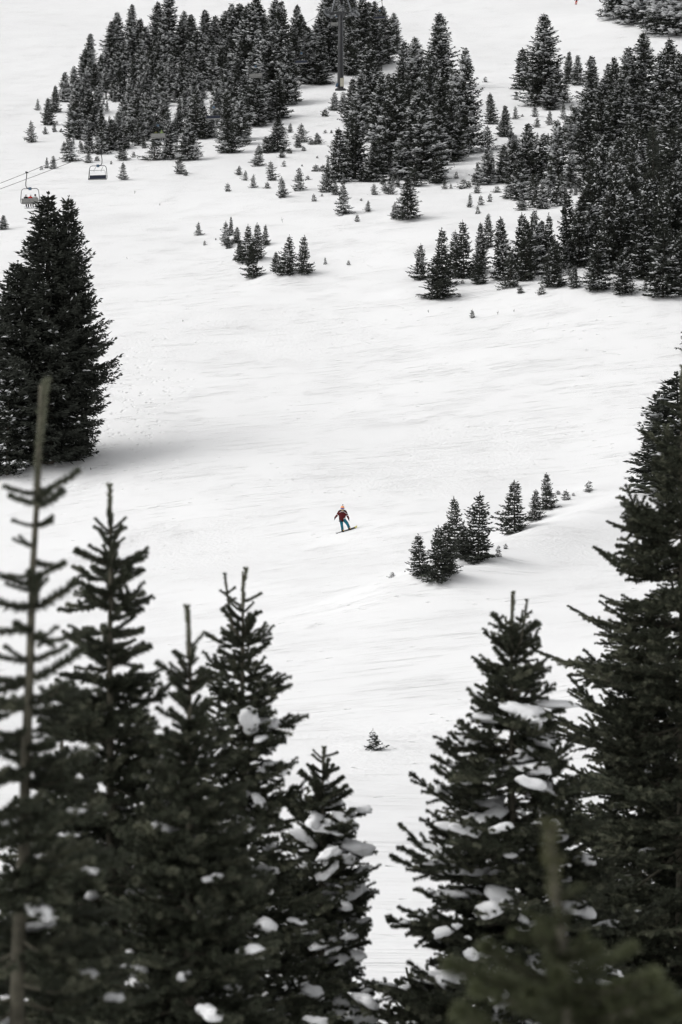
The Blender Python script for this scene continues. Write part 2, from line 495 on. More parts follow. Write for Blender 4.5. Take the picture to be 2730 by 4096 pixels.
LIB = {
 'big':   [fir('big_fir%d' % s, 13, 2.5, 10 + s, dz=.36, nb=8, ds=.2, bl=.34, bw=.07, frost=.15, snow=.16, leader=.5, ragged=.4, power=.66, snow_s=1.2) for s in range(4)],
 'bigfrost': [fir('frosted_fir%d' % s, 13, 2.5, 30 + s, dz=.36, nb=8, ds=.2, bl=.34, bw=.07, frost=.25, snow=.30, leader=.5, ragged=.4, power=.62, snow_s=1.25) for s in range(3)],
 'mid':   [fir('mid_fir%d' % s, 6.5, 1.55, 50 + s, dz=.24, nb=7, ds=.13, bl=.24, bw=.05, frost=.11, snow=.2, leader=.5, ragged=.4, power=.74) for s in range(4)],
 'midfrost': [fir('mid_frosted%d' % s, 6.5, 1.55, 70 + s, dz=.24, nb=7, ds=.13, bl=.24, bw=.05, frost=.25, snow=.40, leader=.4, ragged=.42, snow_s=1.2, power=.7) for s in range(3)],
 'young': [fir('young_fir%d' % s, 4.2, 1.15, 190 + s, dz=.2, nb=7, ds=.10, bl=.19, bw=.038, frost=.02, snow=.06, leader=.5, ragged=.5, z0=.03) for s in range(4)],
 'bush': [fir('bush_fir', .8, .5, 230, dz=.10, nb=7, ds=.06, bl=.11, bw=.022, frost=.03, snow=.5, leader=.25, ragged=.5, z0=.02, snow_s=1.5, power=1.2)],
 'sap':   [fir('sapling%d' % s, 3.0, .85, 90 + s, dz=.17, nb=6, ds=.09, bl=.15, bw=.028, frost=.05, snow=.15, leader=.42, ragged=.6, z0=.03) for s in range(4)],
 'sapfrost': [fir('sapling_frosted%d' % s, 3.0, .95, 110 + s, dz=.17, nb=6, ds=.09, bl=.17, bw=.032, frost=.2, snow=.36, leader=.3, ragged=.6, z0=.03) for s in range(3)],
 'tiny':  [fir('seedling%d' % s, 1.0, .42, 130 + s, dz=.12, nb=5, ds=.07, bl=.12, bw=.024, frost=.05, snow=.10, leader=.25, ragged=.5, z0=.02) for s in range(4)],
 'laden': [fir('laden_fir%d' % s, 11, 3.0, 150 + s, dz=.5, nb=8, ds=.25, bl=.4, bw=.09, frost=.4, snow=.55, leader=.2, ragged=.3, snow_s=1.5) for s in range(2)],
 'giant': [fir('giant_fir%d' % s, 20, 4.2, 170 + s, dz=.42, nb=10, ds=.14, bl=.36, bw=.06, frost=.010, snow=.010, leader=.7, ragged=.24, power=.72, z0=.045, trunk_r=.33, droop=.05, foot=(.38, 1.7)) for s in range(2)],
}
rnd = random.Random(11)
COUNT = {}
def put_fir(pos, h, w, cls, label, group=None, name='fir_tree', idx=None):
    L = LIB[cls]; k = rnd.randrange(len(L)) if idx is None else idx
    m = L[k]
    sz = h / m['h']; sx = max(.7 * sz, min(1.9 * sz, (1.22 * w / 2) / m['r']))
    t = link(name, None, None, (pos[0], pos[1], pos[2] - .03 * h * .5), (rnd.gauss(0, .022), rnd.gauss(0, .022), rnd.uniform(0, 6.28)), (sx, sx, sz))
    t.empty_display_size = .5
    tag(t, label, 'tree', group)
    link('trunk', m['trunk'], t); link('crown', m['crown'], t)
    if m['snow']: link('snow_load', m['snow'], t)['kind'] = 'stuff'
    return t

ORD = ['', 'first', 'second', 'third', 'fourth', 'fifth', 'sixth', 'seventh', 'eighth', 'ninth', 'tenth', 'eleventh', 'twelfth', 'thirteenth', 'fourteenth',
       'fifteenth', 'sixteenth', 'seventeenth', 'eighteenth', 'nineteenth', 'twentieth']
TENS = {2: ('twenty', 'twentieth'), 3: ('thirty', 'thirtieth'), 4: ('forty', 'fortieth'), 5: ('fifty', 'fiftieth'), 6: ('sixty', 'sixtieth'), 7: ('seventy', 'seventieth')}
def ordinal(n):
    if n <= 20: return ORD[n]
    a, b_ = divmod(n, 10)
    return TENS[a][1] if b_ == 0 else TENS[a][0] + '-' + ORD[b_]

def pick(h, frosty):
    if h > 8.5: c = 'big'
    elif h > 4.0: c = 'mid'
    elif h > 1.3: c = 'sap'
    else: return 'tiny'
    return c + 'frost' if rnd.random() < frosty else c

def place_list(items, org, sc, what, group, frosty=.3, name='fir_tree', cls=None):
    """items: (x, ytop, ybase, width or 0) read in a view of the photo with origin org and scale sc"""
    rows = []
    for (x, yt, yb, wd) in items:
        u, vt, vb = org[0] + x / sc, org[1] + yt / sc, org[1] + yb / sc
        wp = (wd if wd else .5 * (yb - yt)) / sc
        rows.append((u, vt, vb, wp))
    rows.sort()
    for i, (u, vt, vb, wp) in enumerate(rows):
        p = hit(u, vb); k = p[1] / FP
        h, wm = (vb - vt) * k, wp * k
        c = pick(h, frosty)
        if cls and h > 1.3 and rnd.random() > frosty: c = rnd.choice(cls) if isinstance(cls, tuple) else cls
        put_fir(p, h, wm, c, '%s, %s from left' % (what, ordinal(i + 1)), group, name)

A_, B_, C_, G_, E_, H_, S_ = ((0, 0), 1.568), ((900, 0), 1.568), ((1730, 0), 1.568), ((1900, 300), 1.889), ((1500, 700), 1.2748), ((750, 850), 2.851), ((1500, 1850), 1.568)

# loose firs round the left end of the upper left stand
place_list([(200, 750, 893, 85), (335, 975, 1060, 60), (295, 985, 1055, 35), (262, 1040, 1066, 28), (775, 1015, 1127, 75), (440, 840, 1012, 120), (345, 530, 705, 80),
            (300, 610, 785, 90), (240, 615, 692, 40), (285, 790, 842, 40), (345, 762, 828, 38), (385, 802, 830, 25), (465, 408, 610, 90), (410, 450, 640, 95),
            (555, 955, 1020, 70), (610, 975, 1010, 40), (770, 905, 1005, 100), (840, 950, 987, 35), (700, 1005, 1030, 20), (1125, 985, 1090, 100), (1165, 1060, 1102, 35)],
           *A_, 'loose fir at the left foot of the upper stand', 'loose firs at the left foot of the upper left stand', .35)
# front and skyline of the upper left stand
place_list([(565, 205, 490, 110), (535, 300, 500, 110), (700, 130, 420, 150), (735, 70, 380, 130), (820, 22, 330, 120), (880, 110, 330, 130), (990, 5, 330, 150), (1060, -60, 400, 170),
            (500, 480, 720, 140), (470, 620, 860, 140), (560, 560, 820, 160), (640, 800, 965, 130), (700, 740, 940, 140), (560, 830, 960, 120), (780, 800, 930, 130), (870, 770, 910, 110),
            (970, 830, 1005, 160), (1060, 830, 1000, 130), (1180, 760, 1005, 170), (1230, 540, 860, 130), (1330, 720, 860, 110), (1430, 565, 960, 150), (1500, 600, 905, 150),
            (960, 640, 860, 120), (850, 600, 860, 150), (1270, 650, 870, 130)],
           *A_, 'frosted fir edging the upper left stand', 'front and skyline firs of the upper left stand', .45)
# the tall dark firs round the pylon
place_list([(60, 60, 480, 210), (130, 10, 520, 220), (200, -20, 560, 200), (270, 130, 660, 210), (380, 240, 660, 170), (340, 0, 560, 190), (440, 20, 500, 170), (530, 165, 525, 170), (600, 230, 530, 150),
            (660, 10, 450, 170), (780, 20, 470, 160), (850, -40, 440, 170), (930, 0, 420, 170), (1000, 30, 400, 170), (1060, 75, 340, 110), (420, 430, 640, 110), (330, 460, 740, 180), (190, 420, 790, 190), (60, 540, 880, 190),
            (100, 640, 870, 120), (240, 560, 760, 150)],
           *B_, 'tall dark fir round the lift pylon', 'tall firs round the lift pylon', .5)
# the centre clump right of the pylon
place_list([(1340, 72, 560, 230), (1520, 288, 960, 210), (1280, 330, 900, 210), (1200, 225, 700, 190), (1135, 255, 620, 150), (1060, 465, 1090, 220), (920, 255, 760, 200), (860, 470, 830, 170), (1180, 560, 1100, 210),
            (990, 460, 930, 180), (1360, 480, 1010, 240), (1250, 640, 1125, 230), (715, 795, 1140, 160), (820, 740, 1120, 190), (930, 890, 1140, 170), (1110, 840, 1125, 190), (800, 480, 765, 140), (1420, 560, 1010, 190),
            (1330, 990, 1150, 130), (640, 1040, 1205, 120), (690, 1130, 1222, 70), (870, 1020, 1140, 120), (1190, 1020, 1170, 150), (1460, 420, 960, 190)],
           *B_, 'dark fir in the centre clump right of the pylon', 'firs of the centre clump', .3)
# saplings on the open snow below the pylon clearing
place_list([(330, 735, 950, 160), (210, 900, 1042, 95), (260, 850, 960, 90), (410, 770, 832, 45), (480, 770, 892, 110), (460, 860, 925, 70), (580, 830, 905, 80), (545, 868, 907, 45), (495, 918, 946, 40), (90, 1036, 1098, 65),
            (130, 1065, 1132, 45), (180, 1088, 1178, 50), (290, 1005, 1132, 95), (370, 1005, 1045, 30), (355, 930, 990, 55), (405, 925, 962, 45), (265, 1138, 1182, 45), (20, 1143, 1200, 45), (360, 1105, 1238, 80), (465, 1050, 1195, 95),
            (520, 1100, 1128, 40), (560, 1215, 1262, 38), (745, 1135, 1342, 115), (900, 1255, 1328, 48), (830, 1342, 1390, 38), (855, 1242, 1260, 20), (935, 1150, 1222, 65),
            (1040, 1110, 1218, 85), (1000, 1105, 1200, 55), (630, 680, 728, 70), (690, 575, 692, 90), (745, 570, 705, 90), (570, 1028, 1075, 60), (615, 1030, 1075, 55), (485, 1030, 1043, 25), (580, 976, 992, 35), (630, 812, 836, 25),
            (668, 812, 836, 22), (1065, 1262, 1372, 60), (610, 1215, 1232, 20)],
           *B_, 'small fir on open snow below the pylon', 'small firs under the pylon clearing', .45, 'fir_sapling')
place_list([(1150, 1112, 1376, 170)], *B_, 'bushy dark fir alone below the centre clump', None, 0)
# the lone pyramid group high on the right
place_list([(715, 75, 660, 270), (570, 295, 560, 150), (855, 318, 525, 90), (910, 342, 535, 90), (830, 500, 645, 90), (740, 490, 688, 130), (650, 430, 640, 130), (785, 430, 620, 110)],
           *C_, 'dark fir of the pyramid group high right', 'pyramid group high on the right', .3)
place_list([(370, 578, 778, 95), (455, 655, 858, 100), (522, 662, 748, 52), (645, 648, 732, 55), (735, 688, 785, 60), (825, 640, 750, 55), (875, 650, 692, 45), (660, 735, 800, 60), (530, 578, 627, 45), (332, 478, 515, 30),
            (345, 780, 940, 120), (500, 808, 928, 90), (565, 715, 732, 25)],
           *C_, 'small fir in the snow lane right of the centre clump', 'small firs in the snow lane', .3, 'fir_sapling')
place_list([(50, 985, 1142, 130), (75, 1120, 1187, 45), (118, 1150, 1182, 25), (150, 1075, 1120, 35), (195, 1118, 1182, 80), (230, 1130, 1172, 40), (285, 1138, 1212, 60), (405, 1162, 1208, 50), (235, 1208, 1302, 42), (360, 1208, 1267, 38),
            (305, 1222, 1287, 48), (285, 1288, 1342, 38)],
           *C_, 'little fir in the snow left of the right stand', 'little firs left of the right stand', .3, 'fir_sapling')
place_list([(340, 925, 1155, 150), (440, 905, 1145, 140), (520, 880, 1150, 150), (600, 765, 1130, 190), (700, 830, 1130, 170), (790, 745, 1160, 180), (560, 1000, 1255, 150), (640, 1090, 1300, 150), (740, 1040, 1230, 150), (480, 1130, 1245, 110),
            (870, 960, 1180, 130), (560, 1210, 1320, 90), (690, 1180, 1310, 110), (800, 1080, 1290, 150), (850, 720, 900, 120), (900, 660, 960, 150)],
           *C_, 'snow-caked fir left in the right stand', 'snow-caked firs of the right stand', .85)
# skyline of the right stand
place_list([(1000, 342, 820, 190), (1075, 480, 860, 160), (1145, 348, 800, 170), (1105, 390, 780, 130), (1320, 185, 820, 270), (1225, 285, 830, 200), (1480, 235, 860, 250), (1420, 320, 900, 210), (1560, 325, 900, 240), (1390, 540, 1000, 220), (1250, 560, 1000, 220),
            (1500, 560, 1050, 230), (1130, 560, 1000, 200), (980, 580, 960, 180)],
           *C_, 'tall fir on the skyline of the right stand', 'skyline firs of the right stand', .25)
# front rows of the right stand
place_list([(105, 1035, 1300, 110), (40, 1105, 1500, 130), (215, 1060, 1545, 190), (355, 1030, 1480, 190), (45, 1368, 1578, 105), (270, 1325, 1608, 170), (390, 1080, 1555, 200), (470, 1015, 1510, 170), (500, 1090, 1490, 170), (560, 1035, 1500, 150),
            (600, 1235, 1600, 215), (690, 850, 1420, 200), (790, 955, 1450, 210), (870, 600, 1300, 220), (710, 1225, 1460, 120), (755, 1435, 1608, 95), (930, 1185, 1628, 225), (1095, 800, 1480, 240), (1115, 1300, 1658, 190),
            (1275, 770, 1450, 220), (1245, 1050, 1500, 170), (1420, 1145, 1678, 330), (1480, 690, 1400, 250), (1545, 1165, 1650, 200), (1345, 340, 1100, 220), (930, 440, 1150, 190), (1060, 640, 1300, 220), (1180, 540, 1250, 210), (1400, 760, 1450, 210), (1010, 900, 1500, 200)],
           *G_, 'dark fir in the front rows of the right stand', 'front firs of the right stand', .2, cls=('young', 'mid', 'mid'))
place_list([(235, 345, 532, 95), (340, 262, 560, 125), (320, 400, 630, 185), (455, 222, 525, 130), (400, 275, 520, 110), (530, 410, 556, 85)],
           *E_, 'dark fir at the left corner of the right stand', 'corner firs of the right stand', .1, cls='young')
place_list([(740, 565, 602, 48), (850, 562, 607, 50), (432, 600, 622, 24), (447, 533, 553, 36), (497, 683, 728, 30)],
           *E_, 'tiny fir in snow before the right stand', 'tiny firs before the right stand', .0, 'fir_sapling')
# the two clumps on the middle slope
place_list([(440, 88, 372, 175), (505, 38, 260, 75), (565, 158, 345, 115), (462, 275, 414, 100), (680, 125, 560, 205), (800, 108, 525, 195), (893, 132, 372, 100), (755, 325, 732, 225), (600, 300, 550, 120)],
           *H_, 'fir in the left clump on the middle slope', 'left clump on the middle slope', .05, cls='young')
place_list([(1010, 440, 662, 135), (1135, 242, 702, 230), (1182, 590, 712, 85), (1330, 250, 688, 205)],
           *H_, 'fir in the right clump on the middle slope', 'right clump on the middle slope', .0, cls='young')
place_list([(130, 100, 258, 95), (198, 318, 372, 48), (325, 288, 314, 22), (1572, 505, 592, 45), (1840, 540, 598, 50), (545, 495, 545, 90)],
           *H_, 'tiny fir near the clumps on the middle slope', 'tiny firs on the middle slope', .0, 'fir_sapling')
# saplings along the bank
place_list([(285, 442, 705, 175), (395, 385, 742, 200), (445, 365, 690, 190), (505, 202, 590, 170), (648, 176, 612, 235), (875, 102, 442, 210), (1003, 162, 362, 115), (1080, 58, 292, 120), (560, 380, 600, 150)],
           *S_, 'young fir in the row along the snow bank', 'young firs along the snow bank', .0, cls='young')
place_list([(1200, 168, 236, 65), (1150, 172, 200, 60), (1245, 188, 210, 25), (1340, 112, 180, 62), (775, 518, 588, 50), (822, 505, 542, 32), (110, 686, 722, 46), (190, 676, 686, 12)],
           *S_, 'tiny fir sprig near the snow bank row', 'tiny sprigs near the snow bank', .0, 'fir_sapling')
# single things
p = hit(1496, 3000); put_fir(p, 88 * p[1] / FP, 80 * p[1] / FP, 'bush', 'lone snow-capped tiny fir on the empty slope above the gap', None, 'fir_sapling', 0)
p = hit(14, 918); put_fir(p, 58 * p[1] / FP, 62 * p[1] / FP, 'midfrost', 'small fir at the left edge above the giant firs', None, 'fir_tree')
for (u, vt, vb, wd, lab) in ((2715, 1480, 1985, 450, 'broad fir at the right edge behind the near trees'), (2640, 1555, 1965, 250, 'slim fir leaning against the broad fir at the right edge'),
                             (2790, 1150, 1420, 150, 'fir just cut off by the right edge of the middle slope')):
    p = hit(u, vb); k = p[1] / FP
    put_fir(p, (vb - vt) * k, wd * k, 'mid', lab, None, 'fir_tree')
# the giants on the left
for (u, vt, vb, wd, idx, lab) in ((198, 752, 1850, 455, 0, 'giant dark fir with forked top, tallest at the left edge'), (282, 768, 1832, 335, 1, 'giant dark fir with the right-hand top of the left group'),
                                  (60, 1030, 1850, 400, 1, 'dark fir filling the left edge beside the giant firs')):
    p = hit(u, vb); k = p[1] / FP
    put_fir(p, (vb - vt) * k, wd * k, 'giant', lab, None, 'giant_fir', idx)
p = hit(30, 1900); put_fir(p, 450 * p[1] / FP, 210 * p[1] / FP, 'mid', 'snow-flecked short fir at the foot of the giant firs', None, 'fir_tree', 0)
# far corner
place_list([(1270, -170, 150, 270), (1160, -60, 105, 120), (1440, -190, 205, 230), (1530, -170, 222, 220), (1350, -200, 130, 230), (1210, -120, 110, 160)],
           *C_, 'snow-laden fir in the far upper right corner', 'snow-laden firs in the far corner', 0)
for o in [o for o in COL.objects if o.get('group') == 'snow-laden firs in the far corner']:
    for ch in list(o.children): bpy.data.objects.remove(ch)
    m = LIB['laden'][rnd.randrange(2)]
    h = o.scale[2]; 
    for nm in ('trunk', 'crown', 'snow'):
        c = link('snow_load' if nm == 'snow' else nm, m[nm], o)
        if nm == 'snow': c['kind'] = 'stuff'

# dense fill inside the stands
def inside(poly, x, y):
    c = False; j = len(poly) - 1
    for i in range(len(poly)):
        xi, yi = poly[i]; xj, yj = poly[j]
        if (yi > y) != (yj > y) and x < (xj - xi) * (y - yi) / (yj - yi) + xi: c = not c
        j = i
    return c
def combined(name, m):
    V = []; F = []; I = []; n = 0; mats = []
    for part in ('trunk', 'crown', 'snow'):
        me = m[part]
        if me is None: continue
        co = np.empty(len(me.vertices) * 3, np.float32); me.vertices.foreach_get('co', co)
        lv = np.empty(len(me.loops), np.int32); me.loops.foreach_get('vertex_index', lv)
        mi = np.empty(len(me.polygons), np.int32); me.polygons.foreach_get('material_index', mi)
        V.append(co.reshape(-1, 3)); F.append(lv.reshape(-1, 3) + n); I.append(mi + len(mats)); n += len(me.vertices)
        mats += list(me.materials)
    return mesh_np(name, np.concatenate(V), np.concatenate(F), mats, np.concatenate(I))
WOOD = []
WCLS = ['big', 'bigfrost', 'mid', 'midfrost', 'sapfrost', 'sap']
def fill(poly, org, sc, n, sx, sy, hfun, frosty, small=False):
    P = [(org[0] + a / sc, org[1] + b_ / sc) for a, b_ in poly]
    us = [a for a, _ in P]; vs = [b_ for _, b_ in P]
    got = []; tries = 0
    while len(got) < n and tries < 6000:
        tries += 1
        u, v = rnd.uniform(min(us), max(us)), rnd.uniform(min(vs), max(vs))
        if not inside(P, u, v): continue
        if any(((u - a) / sx)**2 + ((v - b_) / sy)**2 < 1 for a, b_ in got): continue
        got.append((u, v))
        p = hit(u, v); h = hfun(u, v) * rnd.uniform(.75, 1.2) * p[1] / FP
        wm = h * rnd.uniform(.42, .58)
        c = pick(max(h, 4.1), frosty) if not small else ('sapfrost' if rnd.random() < frosty else 'sap')
        k = rnd.randrange(3); m = LIB[c][k]
        sz = h / m['h']; sx_ = 1.22 * wm / 2 / m['r']
        WOOD.append(((p[0], p[1], p[2] - .015 * h), (sx_, sx_, sz), rnd.uniform(0, 6.28), WCLS.index(c) * 3 + k))
fill([(420, 900), (700, 930), (900, 890), (1080, 930), (1290, 860), (1400, 800), (1540, 830), (1568, 800), (1568, 300), (1050, 330), (700, 420), (560, 520), (510, 640), (450, 760)], *A_, 135, 21, 14,
     lambda u, v: 100 + 75 * max(0, min(1, (u - 350) / 500)) * max(0, min(1, (520 - v) / 300)), .7)
fill([(0, 860), (280, 740), (440, 560), (460, 480), (1050, 330), (1000, 180), (0, 180)], *B_, 28, 34, 26, lambda u, v: 190, .65)
fill([(820, 700), (1100, 500), (1450, 700), (1480, 930), (1300, 1080), (900, 1100), (760, 1080)], *B_, 26, 34, 26, lambda u, v: 190, .35)
fill([(2330, 640), (2480, 520), (2740, 520), (2790, 1160), (2620, 1140), (2400, 1080), (2300, 980), (2330, 800)], (0, 0), 1, 70, 32, 24, lambda u, v: 220, .2)
fill([(400, 960), (700, 960), (900, 930), (1080, 1000), (1290, 900), (1400, 860), (1540, 860), (1568, 500), (1050, 500), (700, 480), (560, 560), (480, 680), (430, 780)], *A_, 110, 16, 11, lambda u, v: 42, .8, True)
fill([(620, 1200), (820, 1160), (1130, 1180), (1400, 1130), (1500, 1000), (1400, 900), (900, 1000), (640, 1000)], *B_, 30, 18, 12, lambda u, v: 42, .6, True)
fill([(230, 1170), (420, 1150), (560, 1320), (760, 1310), (900, 1230), (900, 800), (600, 900), (400, 980), (250, 1050)], *C_, 60, 16, 11, lambda u, v: 50, .85, True)
fill([(0, 1580), (300, 1600), (700, 1600), (1100, 1640), (1560, 1660), (1560, 1200), (800, 1200), (300, 1300), (0, 1300)], *G_, 40, 20, 14, lambda u, v: 60, .5, True)
def build_wood():
    src = bpy.data.collections.new('wood_source')
    for ci, c in enumerate(WCLS):
        for k in range(3):
            src.objects.link(bpy.data.objects.new('wood_fir_%02d' % (ci * 3 + k), combined('wood_fir_%02d' % (ci * 3 + k), LIB[c][k])))
    me = bpy.data.meshes.new('fir_wood'); n = len(WOOD)
    me.vertices.add(n); me.vertices.foreach_set('co', np.array([w_[0] for w_ in WOOD], np.float32).ravel())
    a = me.attributes.new('tsize', 'FLOAT_VECTOR', 'POINT'); a.data.foreach_set('vector', np.array([w_[1] for w_ in WOOD], np.float32).ravel())
    a = me.attributes.new('trot', 'FLOAT_VECTOR', 'POINT'); a.data.foreach_set('vector', np.array([(0, 0, w_[2]) for w_ in WOOD], np.float32).ravel())
    a = me.attributes.new('tkind', 'INT', 'POINT'); a.data.foreach_set('value', np.array([w_[3] for w_ in WOOD], np.int32))
    o = link('fir_wood', me); tag(o, 'dark frosted firs packed deep inside the stands on the upper slope', None, None, 'stuff')
    g = bpy.data.node_groups.new('fir_wood', 'GeometryNodeTree')
    g.interface.new_socket('Geometry', in_out='INPUT', socket_type='NodeSocketGeometry'); g.interface.new_socket('Geometry', in_out='OUTPUT', socket_type='NodeSocketGeometry')
    N = g.nodes; gi = N.new('NodeGroupInput'); go = N.new('NodeGroupOutput')
    ci = N.new('GeometryNodeCollectionInfo'); ci.inputs['Collection'].default_value = src; ci.inputs['Separate Children'].default_value = True; ci.inputs['Reset Children'].default_value = True
    ip = N.new('GeometryNodeInstanceOnPoints'); ip.inputs['Pick Instance'].default_value = True
    def attr(nm, ty):
        q = N.new('GeometryNodeInputNamedAttribute'); q.data_type = ty; q.inputs['Name'].default_value = nm; return q.outputs[0]
    L = g.links.new
    L(gi.outputs[0], ip.inputs['Points']); L(ci.outputs[0], ip.inputs['Instance'])
    L(attr('tkind', 'INT'), ip.inputs['Instance Index']); L(attr('trot', 'FLOAT_VECTOR'), ip.inputs['Rotation']); L(attr('tsize', 'FLOAT_VECTOR'), ip.inputs['Scale'])
    L(ip.outputs[0], go.inputs[0])
    o.modifiers.new('wood', 'NODES').node_group = g
build_wood()

# ------------------------------------------------------------------ near firs: real branches with needles
def needles(B, P, rg, dens, ln=.027, wd=.0034, mi=1, fwd=.55):
    """needles round the polyline P"""
    P = np.asarray(P, float); seg = np.diff(P, axis=0); sl = np.linalg.norm(seg, axis=1); tot = sl.sum()
    n = max(4, int(tot * dens)); s = np.sort(rg.uniform(0, tot, n)); cum = np.concatenate([[0], np.cumsum(sl)])
    k = np.clip(np.searchsorted(cum, s) - 1, 0, len(seg) - 1)
    d = nrm(seg)[k]; p = P[k] + d * (s - cum[k])[:, None]
    rad = rg.normal(0, 1, (n, 3)); rad[:, 2] = rad[:, 2] * .75 + .25
    rad = nrm(rad - d * np.sum(rad * d, 1)[:, None])
    nd = nrm(rad + d * (fwd + .35 * rg.rand(n))[:, None])
    L = ln * rg.uniform(.7, 1.2, n)
    wv = nrm(np.cross(nd, nrm(rg.normal(0, 1, (n, 3))))) * wd
    V = np.stack([p - wv, p + wv, p + nd * L[:, None] + wv * .5], 1).reshape(-1, 3)
    B.add(V, np.arange(3 * n).reshape(-1, 3), mi)
def tuft(B, p, d, rg, n=36, ln=.027, wd=.0034, mi=1):
    rad = nrm(rg.normal(0, 1, (n, 3))); nd = nrm(d * 1.0 + rad * .8)
    wv = nrm(np.cross(nd, nrm(rg.normal(0, 1, (n, 3))))) * wd
    V = np.stack([p - wv, p + wv, p + nd * ln + wv * .5], 1).reshape(-1, 3)
    B.add(V, np.arange(3 * n).reshape(-1, 3), mi)

def branch_mesh(name, L, seed, needle_mat, dens=1350):
    rg = np.random.RandomState(seed); B = Buf()
    def path(o, d, L, up, n=4):
        f = np.linspace(0, 1, n); 
        return o + d * (f * L)[:, None] + UP * (up * L * (f**1.8))[:, None]
    X = np.array([1.0, 0, 0]); Yv = np.array([0, 1.0, 0])
    f = np.linspace(0, 1, 7)
    wob = np.cumsum(rg.normal(0, .012, 7))
    main = np.stack([f * L, L * wob, L * (-.10 * np.sin(np.pi * f) + .10 * f**2)], 1)
    B.tube(main, np.linspace(.0035 + .0075 * L, .0028, 7), 5, 0)
    cut = .18 if L > .5 else .0
    mm = main[f >= cut]
    needles(B, mm, rg, dens); tuft(B, main[-1], X, rg)
    def on(s):
        return np.array([np.interp(s, f * L, main[:, i]) for i in range(3)])
    node = L
    if L > .24:
        # year nodes: lateral shoots in pairs, longest at the nodes
        s = L * cut + .05
        while s < L - .05:
            for sg in (-1, 1):
                if rg.rand() < .1: continue
                ll = min(.62 * (L - s) + .045, .42 * L + .05) * rg.uniform(.55, 1.08)
                a = rg.uniform(.75, 1.05); d = nrm(X * math.cos(a) + Yv * sg * math.sin(a) + UP * rg.normal(.08, .14))
                q = path(on(s), d, ll, .12 + rg.normal(0, .06))
                B.tube(q, np.linspace(.003 + .004 * ll, .0024, 4), 4, 0)
                yg = 2 if rg.rand() < .22 else 1  # some shoots get the pale needles, standing in for twigs that catch light
                needles(B, q[1:] if ll > .3 else q, rg, dens, mi=yg); tuft(B, q[-1], d, rg, mi=yg)
                if ll > .13:
                    s2 = .05 + .1 * ll
                    while s2 < ll - .04:
                        for sg2 in (-1, 1):
                            if rg.rand() < .15: continue
                            l3 = min(.55 * (ll - s2) + .03, .22) * rg.uniform(.6, 1.1)
                            fr_ = s2 / ll; o3 = np.array([np.interp(fr_, np.linspace(0, 1, 4), q[:, i]) for i in range(3)])
                            sd_ = nrm(np.cross(UP, d)); a2 = rg.uniform(.7, 1.0)
                            d3 = nrm(d * math.cos(a2) + sd_ * sg2 * math.sin(a2) + UP * rg.normal(.06, .2))
                            q3 = path(o3, d3, l3, .12, 3)
                            B.tube(q3, [.0028, .0024, .002], 3, 0, False)
                            y3 = 2 if rg.rand() < (.5 if yg == 2 else .2) else 1
                            needles(B, q3, rg, dens, mi=y3); tuft(B, q3[-1], d3, rg, 16, mi=y3)
                        s2 += rg.uniform(.075, .105)
            s += rg.uniform(.07, .105)
    return B.mesh(name, [M['bark_pale'], needle_mat, M['needle_olive_young_lit' if needle_mat is M['needle_olive'] else 'needle_young_lit']])

def shoot_mesh(name, L, seed, needle_mat):
    rg = np.random.RandomState(seed); B = Buf(); f = np.linspace(0, 1, 5)
    P = np.stack([f * L, 0 * f, .22 * L * f**2], 1)
    B.tube(P, np.linspace(.006, .004, 5), 5, 0); needles(B, P, rg, 2600, .027); tuft(B, P[-1], np.array([.9, 0, .4]), rg, 60, .026)
    return B.mesh(name, [M['bark_pale'], needle_mat])

BR = {}
for key, nm in (('near', 'needle_near'), ('olive', 'needle_olive')):
    BR[key] = [(L, [ (shoot_mesh if L < .25 else branch_mesh)('branch_%s_%d_%d' % (key, int(L * 100), k), L, 300 + 7 * k + int(L * 100), M[nm]) for k in range(nv)])
               for L, nv in ((.16, 2), (.32, 3), (.55, 3), (.85, 3), (1.25, 3)) if not (key == 'olive' and L > 1)]

def clump_mesh(seed):
    rg = np.random.RandomState(seed)
    bm = bmesh.new(); bmesh.ops.create_icosphere(bm, subdivisions=3, radius=1)
    nl = rg.randint(3, 6); cs = rg.uniform(-.62, .62, (nl, 3)) * np.array([1.1, .75, .25]); cs[0] *= .2
    rs_ = rg.uniform(.34, .62, nl); rs_[0] = .6
    rs_ = np.maximum(rs_, np.linalg.norm(cs, axis=1) + .03)
    ph = rg.uniform(0, 6.28, (6, 3)); fr_ = rg.normal(0, 4.0, (6, 3))
    for v in bm.verts:
        c = np.array(v.co)
        b_ = cs @ c; r_ = b_ + np.sqrt(np.maximum(0, b_ * b_ - (cs * cs).sum(1) + rs_**2))
        r = (np.sum(r_**6))**(1 / 6) / nl**(1 / 6) * 1.15
        r *= 1 + .14 * sum(math.sin(fr_[i] @ c + ph[i, 0]) for i in range(6)) / 2
        x, y, z = c * r
        if z < 0: z *= .45
        v.co = (x, y, z * .72)
    me = bpy.data.meshes.new('snow_clump%d' % seed); bm.to_mesh(me); bm.free()
    me.materials.append(M['snow'])
    for p_ in me.polygons: p_.use_smooth = True
    return me
CL = [clump_mesh(s) for s in range(12)]

